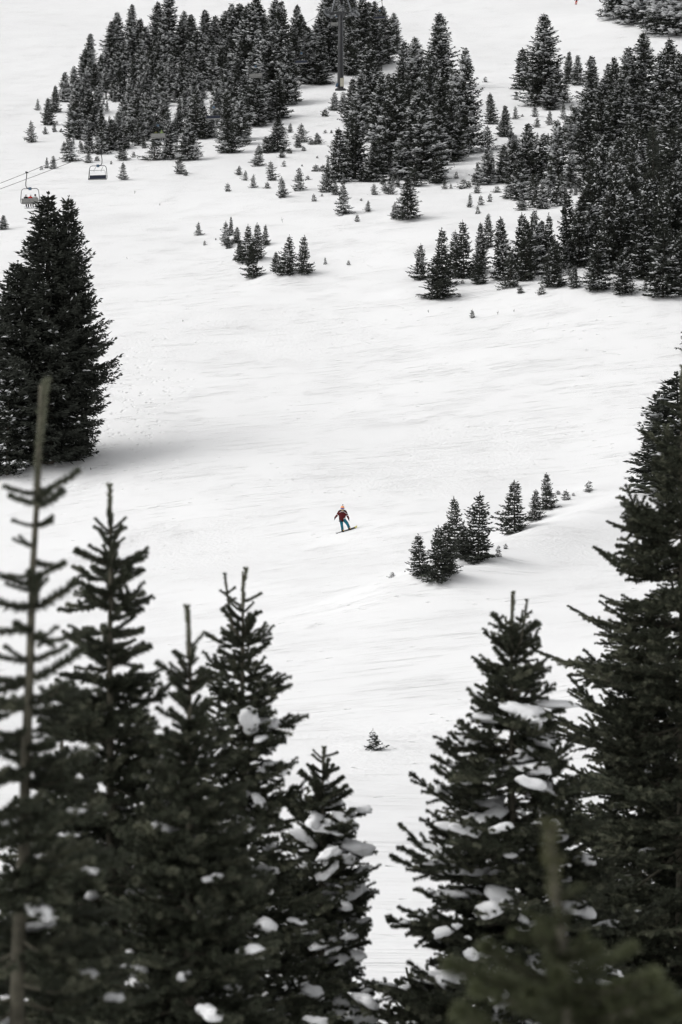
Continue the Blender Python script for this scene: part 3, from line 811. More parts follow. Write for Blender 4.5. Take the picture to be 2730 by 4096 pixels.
def near_fir(label, u, vtop, D, prof, seed, key='near', leader=.35, lean=0., snow=0., snow_from=.5, leaders=(), whorl=.30, extra=3, dens=1.0, rise=.24, name='near_fir'):
    """prof: list of (photo row, half width in photo px); the tree stands on the snow at distance D"""
    rg = np.random.RandomState(seed); k = D / FP
    x0 = (u - CU) * k; ztop = (CV - vtop) * k
    base_x = x0 + lean * 6.0
    zb = float(gz(base_x, D)) - .1
    H = ztop - zb
    root = link(name, None, None, (base_x, D, zb)); root.empty_display_size = .3
    tag(root, label, 'tree')
    top = np.array([x0 - base_x, 0, H])
    def axis(z):            # z above base -> axis point
        t = z / H
        return np.array([(x0 - base_x) * t**1.0, 0, z])
    prof_s = [((v - vtop) * k, w_ * k) for v, w_ in prof]
    ps = np.array([a for a, _ in prof_s]); pw = np.array([b_ for _, b_ in prof_s])
    def hw(s): return float(np.interp(s, ps, pw))
    T = Buf(); zz = np.linspace(0, H, 14)
    pts = np.array([axis(z) for z in zz]); pts[1:-1, :2] += rg.normal(0, .004, (12, 2))
    T.tube(pts, .0065 + .0095 * (H - zz), 8)
    tr = T.obj('trunk', M['bark_pale'], root, True)
    B = Buf()
    lp = np.array([axis(H - leader * (1 - q)) for q in np.linspace(0, 1, 5)])
    lp[:, 0] += rg.normal(0, .012) * np.linspace(0, 1, 5)**2 * (leader / .3); lp[1:4, :2] += rg.normal(0, .004, (3, 2))
    for q in range(5):
        a = rg.uniform(0, 6.28); bp_ = lp[-1] if q < 3 else lp[1 + rg.randint(3)]
        sh_ = np.array([bp_, bp_ + np.array([math.cos(a) * .018, math.sin(a) * .018, .022])])
        B.tube(sh_, [.005, .003], 4, 0); needles(B, sh_, rg, 1500, .015, .0028)
    B.tube(lp, np.linspace(.0095, .005, 5), 5, 0); needles(B, lp, rg, 2200, .024, .0028); tuft(B, lp[-1], UP, rg, 50)
    B.obj('leader', [M['bark_pale'], M['needle_olive_young_lit' if key == 'olive' else 'needle_young_lit']], root)
    for (dx, dtop, l2) in leaders:       # extra leaders beside the main one (metres)
        B = Buf(); st = axis(H - dtop - l2)
        q = np.array([st, st + np.array([dx * .7, 0, l2 * .25]), st + np.array([dx * .95, 0, l2 * .6]), st + np.array([dx * 1.18, .01, l2])])
        for a_ in (-1, 1, 1):
            f_ = rg.uniform(.45, .8); b0 = st + np.array([dx, 0, l2 * f_]); sh_ = np.array([b0, b0 + np.array([a_ * .05, rg.normal(0, .02), .035])]); B.tube(sh_, [.005, .003], 4, 0); needles(B, sh_, rg, 2000, .02, .0028)
        B.tube(q, [.012, .01, .008, .006], 5, 0); needles(B, q[1:], rg, 1500, .021, .0026); tuft(B, q[-1], UP, rg, 50)
        B.obj('leader', [M['bark_pale'], M['needle_near']], root)
    Ls = BR[key]; nbr = 0; ncl = 0
    s = leader; lev = 0
    vis = (4096 + 250 - vtop) * k          # nothing below the frame needs branches this dense
    def add(s, az, L, pitch):
        nonlocal nbr, ncl
        if L < .05 or nbr >= 290: return
        c = min(Ls, key=lambda q: abs(math.log(q[0] / L)))
        me = c[1][rg.randint(len(c[1]))]; sc = L / c[0]
        o = axis(H - s)
        b = link('branch', me, root, o, (rg.normal(0, .15), -pitch, az), (sc, sc * rg.uniform(.9, 1.1), sc))
        nbr += 1
        if snow and s > snow_from and L > .25 and ncl < 290:
            for q in range(rg.poisson(snow * min(1.5, .45 + .32 * s))):
                f = rg.uniform(.35, .88)
                d = np.array([math.cos(az) * math.cos(pitch), math.sin(az) * math.cos(pitch), math.sin(pitch)])
                sd_ = np.array([-math.sin(az), math.cos(az), 0])
                cpos = o + d * (L * f) + sd_ * rg.normal(0, .16 * L * (1 - f) + .015) + UP * (L * (-.10 * math.sin(math.pi * f) + .10 * f * f) + .022)
                big = rg.gamma(1.6, .026) + .014
                big = min(big * 1.3, .135 if D > 14 else .075)
                link('snow_clump', CL[rg.randint(len(CL))], root, cpos, (rg.normal(0, .25), rg.normal(0, .25) - pitch * .6, az + rg.normal(0, .4)),
                     (big * rg.uniform(.9, 1.35), big * rg.uniform(.8, 1.2), big * rg.uniform(.75, 1.25)))
                ncl += 1
    while s < min(H - .3, vis):
        t = s / H; L = hw(s)
        n = int(round((4 + rg.randint(2)) * dens))
        a0 = rg.uniform(0, 6.28)
        pit = .10 + rise * math.exp(-(s - leader) / .35) - .42 * min(.6, t)
        for q in range(n):
            add(s + rg.normal(0, .02 + .06 * whorl), a0 + 2 * np.pi * q / n + rg.normal(0, .18), L * rg.uniform(.72, 1.12) * 1.08, pit + rg.normal(0, .17))
        step = whorl * rg.uniform(.85, 1.15)
        for e in range(extra):
            se = s + step * (e + 1) / (extra + 1) + rg.normal(0, .01)
            for q in range(max(2, int(round(2.9 * dens)))):
                add(se, rg.uniform(0, 6.28), hw(se) * rg.uniform(.5, 1.12), pit + rg.normal(.05, .2))
        s += step
    return root

near_fir('sparse-topped young fir with a tall bare leader, blurred at far left', 165, 1540, 9.0,
         [(1540, 0), (2000, 185), (2140, 110), (2330, 150), (2440, 205), (2700, 210), (2900, 270), (3100, 330), (3400, 400), (3800, 470), (4400, 560)], 1, leader=.46, lean=-.03, snow=.3, snow_from=1.4, whorl=.24, extra=2, rise=.12)
near_fir('slender young fir rising behind the far left one with drooping tips', 443, 1952, 13.0,
         [(1952, 0), (2110, 70), (2230, 140), (2330, 190), (2500, 165), (2640, 190), (2750, 245), (2900, 300), (3100, 330), (3400, 380), (4400, 560)], 2, leader=.22, lean=.0, snow=.18, snow_from=1.6, whorl=.20, extra=3, dens=1.15)
near_fir('thin young fir with a needle-like leader before the double-topped one', 757, 2437, 12.0,
         [(2437, 0), (2640, 70), (2740, 120), (2900, 150), (3100, 210), (3400, 300), (4400, 520)], 3, leader=.25, lean=0, snow=.12, snow_from=1.1, whorl=.22, extra=4, dens=1.25)
near_fir('double-topped broad fir left of the central gap', 972, 2284, 16.0,
         [(2284, 0), (2430, 60), (2560, 120), (2650, 150), (2780, 190), (2900, 210), (3100, 240), (3300, 260), (3600, 330), (4000, 430), (4500, 480)], 4, leader=.26, snow=.7, snow_from=1.0, leaders=((-.10, .03, .45),), whorl=.24, extra=3, dens=1.25)
near_fir('short snow-hung fir at the left side of the central gap', 1295, 2998, 17.5,
         [(2998, 0), (3060, 50), (3120, 90), (3200, 130), (3270, 165), (3450, 240), (3700, 225), (3900, 235), (4500, 330)], 5, leader=.12, lean=-.01, snow=2.2, snow_from=.35, whorl=.2, extra=3, dens=1.3)
near_fir('snow-hung fir with two thin leaders right of the central gap', 2048, 2378, 17.0,
         [(2378, 0), (2480, 60), (2560, 135), (2700, 165), (2870, 215), (2950, 250), (3100, 310), (3250, 420), (3500, 450), (3800, 530), (4096, 600), (4500, 660)], 6, leader=.30, snow=1.45, snow_from=.75, leaders=((.09, .05, .38),), whorl=.27, extra=3, dens=1.65)
near_fir('big dark fir with long side boughs filling the right edge', 2728, 1470, 23.0,
         [(1470, 0), (1620, 60), (1800, 150), (1980, 210), (2180, 370), (2300, 380), (2500, 420), (2650, 530), (2800, 480), (3000, 540), (3400, 600), (4500, 700)], 7, leader=.4, snow=.07, snow_from=2.5, whorl=.38, extra=3, dens=1.3)
near_fir('dark fir behind the snow-hung one at the right edge', 2560, 2650, 27.0,
         [(2650, 0), (2800, 130), (3000, 230), (3400, 360), (4500, 560)], 8, leader=.3, snow=.04, whorl=.34, extra=3, dens=1.4)
near_fir('strongly blurred olive fir top nearest the camera, lower right', 2200, 3330, 4.7,
         [(3270, 0), (3580, 100), (3680, 140), (3780, 230), (3900, 380), (4250, 460), (4600, 560)], 9, 'olive', leader=.14, lean=.03, snow=.0, whorl=.14, extra=3, dens=1.3, rise=.05)
near_fir('snow-hung lower fir at the foot of the central gap', 1640, 3900, 25.0,
         [(3900, 0), (3960, 60), (4100, 140), (4500, 260)], 10, leader=.15, snow=.7, snow_from=.2, whorl=.22, extra=3, dens=1.3)
near_fir('small fir half hidden behind the short snow-hung fir', 1308, 3395, 34.0,
         [(3395, 0), (3450, 30), (3520, 60), (3650, 90), (4500, 180)], 12, leader=.2, snow=.2, snow_from=.6, whorl=.26, extra=2)
near_fir('low bough top buried in snow in the bottom right corner', 2600, 3990, 10.0,
         [(3990, 0), (4010, 60), (4060, 200), (4300, 300), (4600, 360)], 15, leader=.03, snow=3.2, snow_from=.0, whorl=.12, extra=3, dens=1.4, rise=.0)
near_fir('dark fir hidden low behind the two leftmost firs', 250, 2950, 15.0,
         [(2950, 0), (3100, 120), (3400, 270), (3800, 400), (4500, 560)], 13, leader=.2, snow=.12, snow_from=.6, whorl=.26, extra=3, dens=1.3)
near_fir('dark fir low between the slender fir and the double-topped fir', 690, 3150, 19.0,
         [(3150, 0), (3300, 120), (3600, 260), (4500, 480)], 14, leader=.2, snow=.1, snow_from=.6, whorl=.28, extra=3, dens=1.3)

# ------------------------------------------------------------------ chairlift
def lift_points(rows):
    return [at(u * 1.7411, v * 1.7411, D) for u, v, D in rows]
def inv_d(u, u0, D0, u1, D1):
    s = (u - u0) / (u1 - u0); return 1 / ((1 - s) / D0 + s / D1)
UPL = [(u, v, inv_d(u, 62, 280, 768, 440)) for u, v in ((62, 397), (357, 257), (582, 126), (768, 14))]
DNL = [(u, v, inv_d(u, 233, 290, 878, 455)) for u, v in ((233, 345), (498, 216), (699, 96), (878, 1))]
up_p, dn_p = lift_points(UPL), lift_points(DNL)
up_dir = nrm(np.array(up_p[-1]) - np.array(up_p[0])); yaw = math.atan2(-up_dir[0], up_dir[1])
def cable(name, pts, label):
    pts = [np.array(q) for q in pts]
    a = pts[0] + (pts[0] - pts[1]) / np.linalg.norm(pts[0] - pts[1]) * 110
    a[2] += 4.0
    z_ = pts[-1] + (pts[-1] - pts[-2]) / np.linalg.norm(pts[-1] - pts[-2]) * 160
    P = [a] + pts + [z_]
    out = []
    for i in range(len(P) - 1):
        p0 = P[max(i - 1, 0)]; p1 = P[i]; p2 = P[i + 1]; p3 = P[min(i + 2, len(P) - 1)]
        for t in np.linspace(0, 1, 14, endpoint=False):
            l1 = np.linalg.norm(p2 - p1); m1 = (p2 - p0) / (np.linalg.norm(p2 - p0) + 1e-9) * l1; m2 = (p3 - p1) / (np.linalg.norm(p3 - p1) + 1e-9) * l1
            out.append((2*t**3-3*t**2+1)*p1 + (t**3-2*t**2+t)*m1 + (-2*t**3+3*t**2)*p2 + (t**3-t**2)*m2)
    out.append(P[-1])
    B = Buf(); B.tube(out, .028, 6)
    o = B.obj(name, M['dark_steel'], None, True); tag(o, label, 'cable')
cable('haul_cable', up_p, 'thin steel lift cable carrying the chairs seen from behind')
cable('haul_cable', dn_p, 'thin steel lift cable carrying the chairs seen from the front')

def chair_meshes():
    """a chair with its grip at the origin, facing +y"""
    W = 2.2; ms = {}
    B = Buf(); B.tube([(0, 0, .05), (0, -.02, -.35), (-.10, -.05, -1.2), (-.08, -.06, -1.55), (.02, -.06, -1.74), (.22, -.06, -1.82), (.40, -.06, -1.84)], .052, 8); ms['hanger'] = (B, 'dark_steel')
    B = Buf(); B.box((0, 0, .05), (.16, .5, .14)); B.box((0, .28, .08), (.10, .22, .08)); ms['grip'] = (B, 'dark_steel')
    B = Buf(); B.box((.42, -.06, -1.86), (.30, .26, .30)); ms['suspension_box'] = (B, 'bluebox')
    zt, zb = -1.86, -3.55; cx = .42
    B = Buf()
    for s in (-1, 1):
        B.tube([(cx, -.06, zt), (cx + s * .75, -.06, zt + .02), (cx + s * .98, -.06, zt - .10), (cx + s * 1.06, -.05, zt - .35), (cx + s * 1.16, -.02, zb + .35), (cx + s * 1.15, .05, zb + .08), (cx + s * 1.05, .22, zb)], .04, 8)
    B.tube([(cx - 1.08, .2, zb + .02), (cx + 1.08, .2, zb + .02)], .035, 8)
    ms['frame'] = (B, 'dark_steel')
    B = Buf(); B.box((cx, .28, zb + .10), (W - .12, .5, .13)); ms['seat_cushion'] = (B, 'navy')
    B = Buf(); B.box((cx, .26, zb + .015), (W - .05, .56, .05)); ms['seat_pan'] = (B, 'alu')
    rm = Matrix.Rotation(R(10), 3, 'X')
    B = Buf()
    for k in range(4):
        B.box((cx - (W - .2) / 2 + (k + .5) * (W - .2) / 4, .03, zb + .36), ((W - .26) / 4, .09, .34), rm)
    ms['backrest_cushion'] = (B, 'navy')
    B = Buf(); B.box((cx, -.045, zb + .33), (W - .12, .04, .50), rm); ms['back_panel'] = (B, 'alu')
    return ms
CM = {k: (b.mesh('chair_' + k, [M[m]], k in ('hanger', 'frame')), m) for k, (b, m) in chair_meshes().items()}
def bar_mesh(raised):
    B = Buf(); cx = .42; zb = -3.55
    if raised:
        zz = zb + 1.12; yy = .12
        B.tube([(cx - .98, .02, zb + .3), (cx - .96, .1, zb + .95), (cx - .85, yy, zz), (cx + .95, yy, zz), (cx + 1.0, .1, zb + .95), (cx + 1.02, .02, zb + .3)], .022, 6)
        for s in (-.45, .45):
            B.tube([(cx + s - .22, .0, -1.95), (cx + s - .15, .06, -2.15), (cx + s, yy, zz + .05), (cx + s - .03, yy + .05, zz - .2)], .018, 6)
    else:
        B.tube([(cx - 1.0, .02, zb + .35), (cx - .98, .55, zb + .42), (cx + .98, .55, zb + .42), (cx + 1.0, .02, zb + .35)], .022, 6)
        for s in (-.5, .5):
            B.tube([(cx + s, .55, zb + .42), (cx + s, .62, zb - .2), (cx + s, .58, zb - .5)], .02, 6)
        B.tube([(cx - .9, .58, zb - .5), (cx + .9, .58, zb - .5)], .02, 6)
    return B.mesh('chair_bar', [M['dark_steel']], True)
BARS = {True: bar_mesh(True), False: bar_mesh(False)}
def chair(pos, away, label, raised):
    ry = yaw if away else yaw + math.pi
    t = link('lift_chair', None, None, pos, (0, 0, ry)); tag(t, label, 'ski lift chair', 'chairs of the ski lift')
    hg = link('hanger', CM['hanger'][0], t); link('grip', CM['grip'][0], hg)
    for k in ('suspension_box', 'frame', 'seat_pan', 'seat_cushion', 'back_panel', 'backrest_cushion'):
        link(k, CM[k][0], t)
    link('safety_bar', BARS[raised], t)
    return t
chairs_up = []
for i, (q, lab) in enumerate(zip(up_p, ('lift chair carrying three riders seen from behind at the left edge', 'lift chair carrying two riders before the upper left stand',
                                        'empty lift chair showing its pale back before the dark firs', 'empty pale-backed lift chair partly behind the pylon'))):
    chairs_up.append(chair(q, True, lab, i > 1))
for q, lab in zip(dn_p, ('empty navy-seated lift chair over open snow on the left', 'empty navy-seated lift chair in the gap of the upper left stand',
                         'empty navy-seated lift chair nearest left of the pylon', 'empty navy-seated lift chair right of the pylon')):
    chair(q, False, lab, True)

# pylon
def pylon():
    b = hit(1363, 362); D = b[1]
    k = D / FP
    up = [np.interp(D, [q[1] for q in P_], [q[i] for q in P_]) for P_ in (up_p, dn_p) for i in (0, 2)]
    xu, zu, xd, zd = up
    zc = (zu + zd) / 2
    t = link('lift_pylon', None, None, (b[0], b[1], b[2])); tag(t, 'dark steel lift pylon rising out of the fir wood', 'pylon')
    t.rotation_euler = (0, 0, yaw)
    ht = zc - b[2]
    ca, sa = math.cos(-yaw), math.sin(-yaw)
    def loc(x):          # sideways offset in the pylon's own frame
        return (x - b[0]) / max(.5, math.cos(yaw))
    hu, hd = loc(xu), loc(xd)
    B = Buf(); B.tube([(0, 0, -.5), (0, 0, 1.2), (0, 0, ht * .5), (0, 0, ht - .6)], [.58, .57, .48, .40], 20); B.obj('column', M['dark_steel'], t, True)
    B = Buf(); B.tube([(0, 0, -.9), (0, 0, .25)], [1.0, 1.0], 16); f = B.obj('foundation', M['dark_steel'], t)
    B = Buf()
    for a in np.arange(10) * 2 * np.pi / 10: B.tube([(.75 * math.cos(a), .75 * math.sin(a), .24), (.75 * math.cos(a), .75 * math.sin(a), .42)], .05, 6)
    B.obj('anchor_bolts', M['steel'], f)
    B = Buf(); B.box((.42, -.62, 1.35), (.66, .14, 1.5)); B.obj('sign_panel', M['cream'], t)
    B = Buf(); B.box((-.55, -.5, .9), (.34, .16, .7), Matrix.Rotation(R(25), 3, 'Y')); B.obj('safety_pad', M['bluebox'], t)
    B = Buf(); B.box((0, 0, ht - .45), (1.5, .6, .42)); B.box((0, 0, ht - .15), (hd - hu, .35, .3)); B.obj('crossarm', M['dark_steel'], t)
    for s, h_ in ((-1, hu), (1, hd)):
        B = Buf(); B.tube([(h_ * .62, .1, ht), (h_ * .48, .1, ht + 1.6), (h_ * .30, .1, ht + 3.0)], [.14, .13, .12], 4); B.obj('lifting_frame', M['steel'], t)
        sh = Buf(); sh.box((h_, 0, ht - .28), (.10, 3.6, .16)); so = sh.obj('sheave_train', M['dark_steel'], t)
        for q in range(6):
            w_ = Buf(); yy = -1.6 + q * .64
            w_.tube([(h_ - .06, yy, ht - .25), (h_ + .06, yy, ht - .25)], .22, 14); w_.obj('sheave_wheel', M['steel'], so)
        B = Buf(); B.box((h_ - s * .6, 0, ht - .62), (.55, 3.8, .06)); B.box((h_ * .6, 0, ht - .62), (abs(h_) * .5, .6, .06)); cw = B.obj('catwalk', M['steel'], t)
        B = Buf()
        for side in (h_ - s * .32, h_ - s * .88):
            for z_ in (.0, .45): B.tube([(side, -1.9, ht + z_), (side, 1.9, ht + z_)], .025, 5)
            for yy in np.linspace(-1.9, 1.9, 5): B.tube([(side, yy, ht - .6), (side, yy, ht + .47)], .025, 5)
        B.obj('railing', M['steel'], cw)
    B = Buf()
    for s in (-.22, .22):
        B.tube([(.52 + .0, s - .05, .6), (.47, s - .05, ht * .5), (.42, s - .05, ht + .4)], .022, 5)
    for z_ in np.arange(.8, ht + .3, .33): 
        xx = np.interp(z_, [.6, ht * .5, ht + .4], [.52, .47, .42]); B.tube([(xx, -.27, z_), (xx, .17, z_)], .016, 5)
    B.obj('ladder', M['steel'], t)
    B = Buf()
    for s in (-.55, -.25, .3, .6):
        B.tube([(s, -.2, ht + .1), (s, -.2, ht + 1.35), (s + .1, -.2, ht + 1.4), (s + .1, .3, ht + 1.4), (s, .35, ht + .1)], .022, 5)
    B.obj('top_handrail', M['steel'], t)
pylon()

# ------------------------------------------------------------------ people
def capsule_body(B, segs, m=0):
    """segs: list of (p0, r0, p1, r1); overlapping rounded tapers, fused by a voxel remesh later"""
    for p0, r0, p1, r1 in segs:
        p0, p1 = np.array(p0, float), np.array(p1, float)
        d = p1 - p0; L = np.linalg.norm(d); d = d / (L + 1e-9)
        ts = []; rr = []
        for q in np.linspace(-np.pi / 2, 0, 5)[:-1]: ts.append(r0 * math.sin(q)); rr.append(max(.001, r0 * math.cos(q)))
        for q in np.linspace(0, 1, 4): ts.append(q * L); rr.append(r0 + (r1 - r0) * q)
        for q in np.linspace(0, np.pi / 2, 5)[1:]: ts.append(L + r1 * math.sin(q)); rr.append(max(.001, r1 * math.cos(q)))
        ref = np.array([0, 0, 1.0]) if abs(d[2]) < .9 else np.array([0, 1.0, 0])
        a = nrm(np.cross(d, ref)); b_ = np.cross(d, a); n = 14; an = np.arange(n) * 2 * np.pi / n
        V = np.concatenate([p0 + d * t_ + r_ * (np.cos(an)[:, None] * a + np.sin(an)[:, None] * b_) for t_, r_ in zip(ts, rr)])
        F = []
        for i in range(len(ts) - 1):
            for j in range(n):
                q0, q1 = i * n + j, i * n + (j + 1) % n
                F += [(q0, q1, q1 + n), (q0, q1 + n, q0 + n)]
        for j in range(1, n - 1):
            F.append((0, j + 1, j)); o_ = (len(ts) - 1) * n; F.append((o_, o_ + j, o_ + j + 1))
        B.add(V, F, m)
def fused(name, B, mats, parent, vox=.016, smooth_it=4):
    o = B.obj(name, mats, parent, True)
    md = o.modifiers.new('fuse', 'REMESH'); md.mode = 'VOXEL'; md.voxel_size = vox; md.use_smooth_shade = True
    ms = o.modifiers.new('soften', 'SMOOTH'); ms.iterations = smooth_it; ms.factor = .5
    return o

def glove(parent, wrist, direction, side, matname, name='glove', curl=.5):
    """palm and five fingers pointing along direction"""
    w_ = np.array(wrist, float); d = nrm(np.array(direction, float)); s = nrm(np.array(side, float)); n = np.cross(d, s)
    B = Buf(); segs = [(w_ - d * .03, .042, w_ + d * .02, .045), (w_, .043, w_ + d * .075 + s * .018, .036), (w_, .043, w_ + d * .075 - s * .018, .036)]
    for k, (off, ln) in enumerate(((-.036, .062), (-.012, .078), (.013, .072), (.036, .056))):
        b0 = w_ + d * .085 + s * off; b1 = b0 + d * ln * .55 + s * off * .35; b2 = b1 + d * ln * .5 + n * ln * curl * .6
        segs += [(b0, .0145, b1, .0135), (b1, .0135, b2, .012)]
    t0 = w_ + d * .02 + s * .04; t1 = t0 + d * .035 + s * .035; t2 = t1 + d * .04 + s * .008 + n * .012
    segs += [(t0, .018, t1, .016), (t1, .016, t2, .013)]
    capsule_body(B, segs)
    return fused(name, B, M[matname], parent, .009, 2)

def snowboarder():
    foot = hit(1385, 2124)
    yb = foot[1]
    root = link('person', None, None, foot); tag(root, 'snowboarder in maroon jacket, teal pants and orange helmet riding downhill', 'person')
    # joints; x right, y away, z up, metres; he faces the camera
    hipL, hipR = (-.315, .0, .74), (-.15, .02, .76)
    kneeL, kneeR = (-.275, -.10, .42), (.065, -.08, .50)
    ankL, ankR = (-.22, .03, .075), (.20, .05, .21)
    shL, shR = (-.43, .0, 1.245), (-.035, .02, 1.235)
    elL, elR = (-.575, .02, 1.01), (.085, .04, .98)
    wrL, wrR = (-.70, -.04, .86), (.165, -.02, .81)
    neck = (-.23, -.02, 1.29); head = (-.225, -.05, 1.45)
    pel = (-.235, .01, .80); chest = (-.235, .0, 1.12)
    B = Buf()
    capsule_body(B, [(pel, .13, chest, .15), (chest, .15, neck, .07), (neck, .06, head, .085), (shL, .065, shR, .065), (hipL, .085, kneeL, .06), (kneeL, .06, ankL, .045), (hipR, .085, kneeR, .06), (kneeR, .06, ankR, .045),
                     (shL, .058, elL, .045), (elL, .045, wrL, .034), (shR, .058, elR, .045), (elR, .045, wrR, .034), (head, .088, (-.228, -.075, 1.40), .07), ((-.232, -.16, 1.41), .012, (-.232, -.15, 1.44), .010), (hipL, .1, hipR, .1)])
    fused('body', B, M['skin'], root)
    B = Buf()
    capsule_body(B, [((-.27, .01, .74), .165, (-.24, .0, 1.0), .185), ((-.24, 0, 1.0), .185, (-.235, .0, 1.16), .175), ((-.33, .01, .76), .125, (-.34, .0, 1.1), .13), ((-.155, .02, .80), .12, (-.13, .01, 1.1), .13),
                     ((-.235, 0, 1.16), .15, (-.23, -.01, 1.27), .085), (shL, .09, chest, .13), (shR, .09, chest, .13), (shL, .088, elL, .072), (elL, .072, wrL, .056), (shR, .088, elR, .072), (elR, .072, wrR, .056)])
    jk = fused('jacket', B, M['maroon'], root)
    B = Buf()
    capsule_body(B, [((-.42, 0, 1.275), .073, (-.30, -.01, 1.30), .08), ((-.30, -.01, 1.30), .08, (-.16, 0, 1.30), .08), ((-.16, 0, 1.30), .08, (-.04, .02, 1.27), .073), ((-.04, .02, 1.27), .073, (.01, .02, 1.17), .073)])
    fused('shoulder_yoke', B, M['black'], jk)
    B = Buf()
    B.tube([(-.50, -.045, 1.215), (-.40, -.085, 1.20), (-.33, -.125, 1.245)], .013, 6); B.tube([(-.33, -.125, 1.245), (-.23, -.165, 1.245), (-.13, -.13, 1.245)], .013, 6)
    B.tube([(-.13, -.13, 1.245), (-.06, -.085, 1.19), (.02, -.065, 1.115), (.07, -.03, 1.10)], .013, 6)
    B.obj('white_piping', M['whitecloth'], jk, True)
    for e, w_, s_ in ((shL, elL, .86), (shR, elR, .93)):
        a, b_ = np.array(e), np.array(w_); d = nrm(b_ - a); c = a + (b_ - a) * s_
        B = Buf(); B.tube([c - d * .018, c + d * .018], .083, 14); B.obj('arm_band', M['whitecloth'], jk, True)
    B = Buf(); B.tube([(-.275, .01, .60), (-.272, .01, .66)], [.19, .195], 18); B.obj('hem_band', M['black'], jk, True)
    B = Buf(); B.box((-.465, -.07, .86), (.03, .08, .065)); B.obj('side_patch', M['whitecloth'], jk)
    B = Buf(); B.tube([(-.155, -.155, .775), (-.09, -.12, .80), (-.055, -.06, .86)], .016, 6); B.obj('side_patch', M['whitecloth'], jk)
    B = Buf()
    capsule_body(B, [((-.315, 0, .70), .115, (-.17, .02, .72), .115), (hipL, .115, kneeL, .092), (kneeL, .092, (-.235, .0, .16), .083), ((-.235, 0, .16), .083, (-.225, .02, .10), .087),
                     (hipR, .115, kneeR, .097), (kneeR, .097, (.17, .03, .29), .083), ((.17, .03, .29), .083, (.19, .04, .23), .088)])
    fused('pants', B, M['teal'], root)
    glove(root, wrL, (-.25, -.1, -.95), (-.1, .95, 0), 'black'); glove(root, wrR, (.18, -.1, -.97), (.1, .95, 0), 'black')
    board_ang = math.atan2(.44, 1.31)
    for (a, tx) in ((ankL, 0), (ankR, 0)):
        B = Buf(); a = np.array(a)
        capsule_body(B, [(a + (0, 0, .04), .066, a + (0, .01, -.035), .066), (a + (0, .03, -.045), .055, a + (.03, -.17, -.06), .05)])
        bt = fused('boot', B, M['black'], root, .012, 2)
        B = Buf(); capsule_body(B, [(a + (.035, -.12, -.03), .045, a + (.06, -.17, -.035), .04)]); fused('toe_strap', B, M['boot'], bt, .01, 2)
    hc = np.array(head) + (0, .0, .03)
    B = Buf(); B.ell(hc + (0, .012, .03), (.122, .138, .115), 20, 12); hm = B.obj('helmet', M['orange'], root, True)
    B = Buf(); B.tube([hc + (.015, 0, .135), hc + (.02, 0, .19)], .012, 8); B.box(hc + (.02, -.01, .215), (.066, .05, .045)); B.obj('action_camera', M['black'], hm)
    B = Buf(); capsule_body(B, [(hc + (-.065, -.105, -.035), .038, hc + (.05, -.11, -.04), .038)]); gg = fused('goggles', B, M['goggle'], root, .008, 2)
    B = Buf(); an = np.linspace(0, 2 * np.pi, 25); B.tube([hc + (math.cos(q) * .122, .01 + math.sin(q) * .138, -.03) for q in an], .014, 6); B.obj('goggle_strap', M['black'], gg, True)
    B = Buf(); capsule_body(B, [(hc + (.0, -.055, -.085), .083, hc + (.005, -.03, -.16), .075)]); fused('face_mask', B, M['scarf'], root, .01, 2)
    # the board: a thing of its own under his boots
    c = foot + np.array([.04, .04, .035]); d = nrm(np.array([1.31, .35, .44])); up_ = nrm(np.array([-.30, -.45, 1.0])); up_ = nrm(up_ - d * (up_ @ d)); sd_ = np.cross(up_, d)
    L = 1.52; V = []; n = 27
    for i in range(n):
        t_ = -1 + 2 * i / (n - 1); x = t_ * L / 2
        wdt = .128 * (1 - .14 * (1 - min(1, (t_ / .8)**2)))
        if abs(t_) > .8: wdt = .128 * math.sqrt(max(.0008, 1 - ((abs(t_) - .8) / .2)**2))
        z = .0 + (.09 * ((abs(t_) - .78) / .22)**1.6 if abs(t_) > .78 else 0)
        for yy, hz in ((-1, .006), (1, .006), (1, -.006), (-1, -.006)):
            V.append(d * x + sd_ * (wdt * yy) + up_ * (z + hz))
    F = []
    for i in range(n - 1):
        for j in range(4):
            a, b_ = i * 4 + j, i * 4 + (j + 1) % 4
            F += [(a, b_, b_ + 4), (a, b_ + 4, a + 4)]
    F += [(0, 2, 1), (0, 3, 2), ((n-1)*4, (n-1)*4+1, (n-1)*4+2), ((n-1)*4, (n-1)*4+2, (n-1)*4+3)]
    MI = [1 if (f[0] // 4) >= n - 4 else 0 for f in F]
    bt = link('snowboard', None, None, c); tag(bt, 'charcoal snowboard with yellow tip under the rider in maroon', 'snowboard')
    link('deck', mesh_np('deck', np.array(V), F, [M['board'], M['boardtip']], MI), bt)
    for x in (-.26, .22):
        B = Buf(); rm = np.stack([d, sd_, up_], 1); B.box(d * x + up_ * .016, (.11, .24, .02), rm); B.box(d * x + up_ * .10 + sd_ * .11, (.10, .02, .17), rm); B.obj('binding', M['black'], bt)
snowboarder()

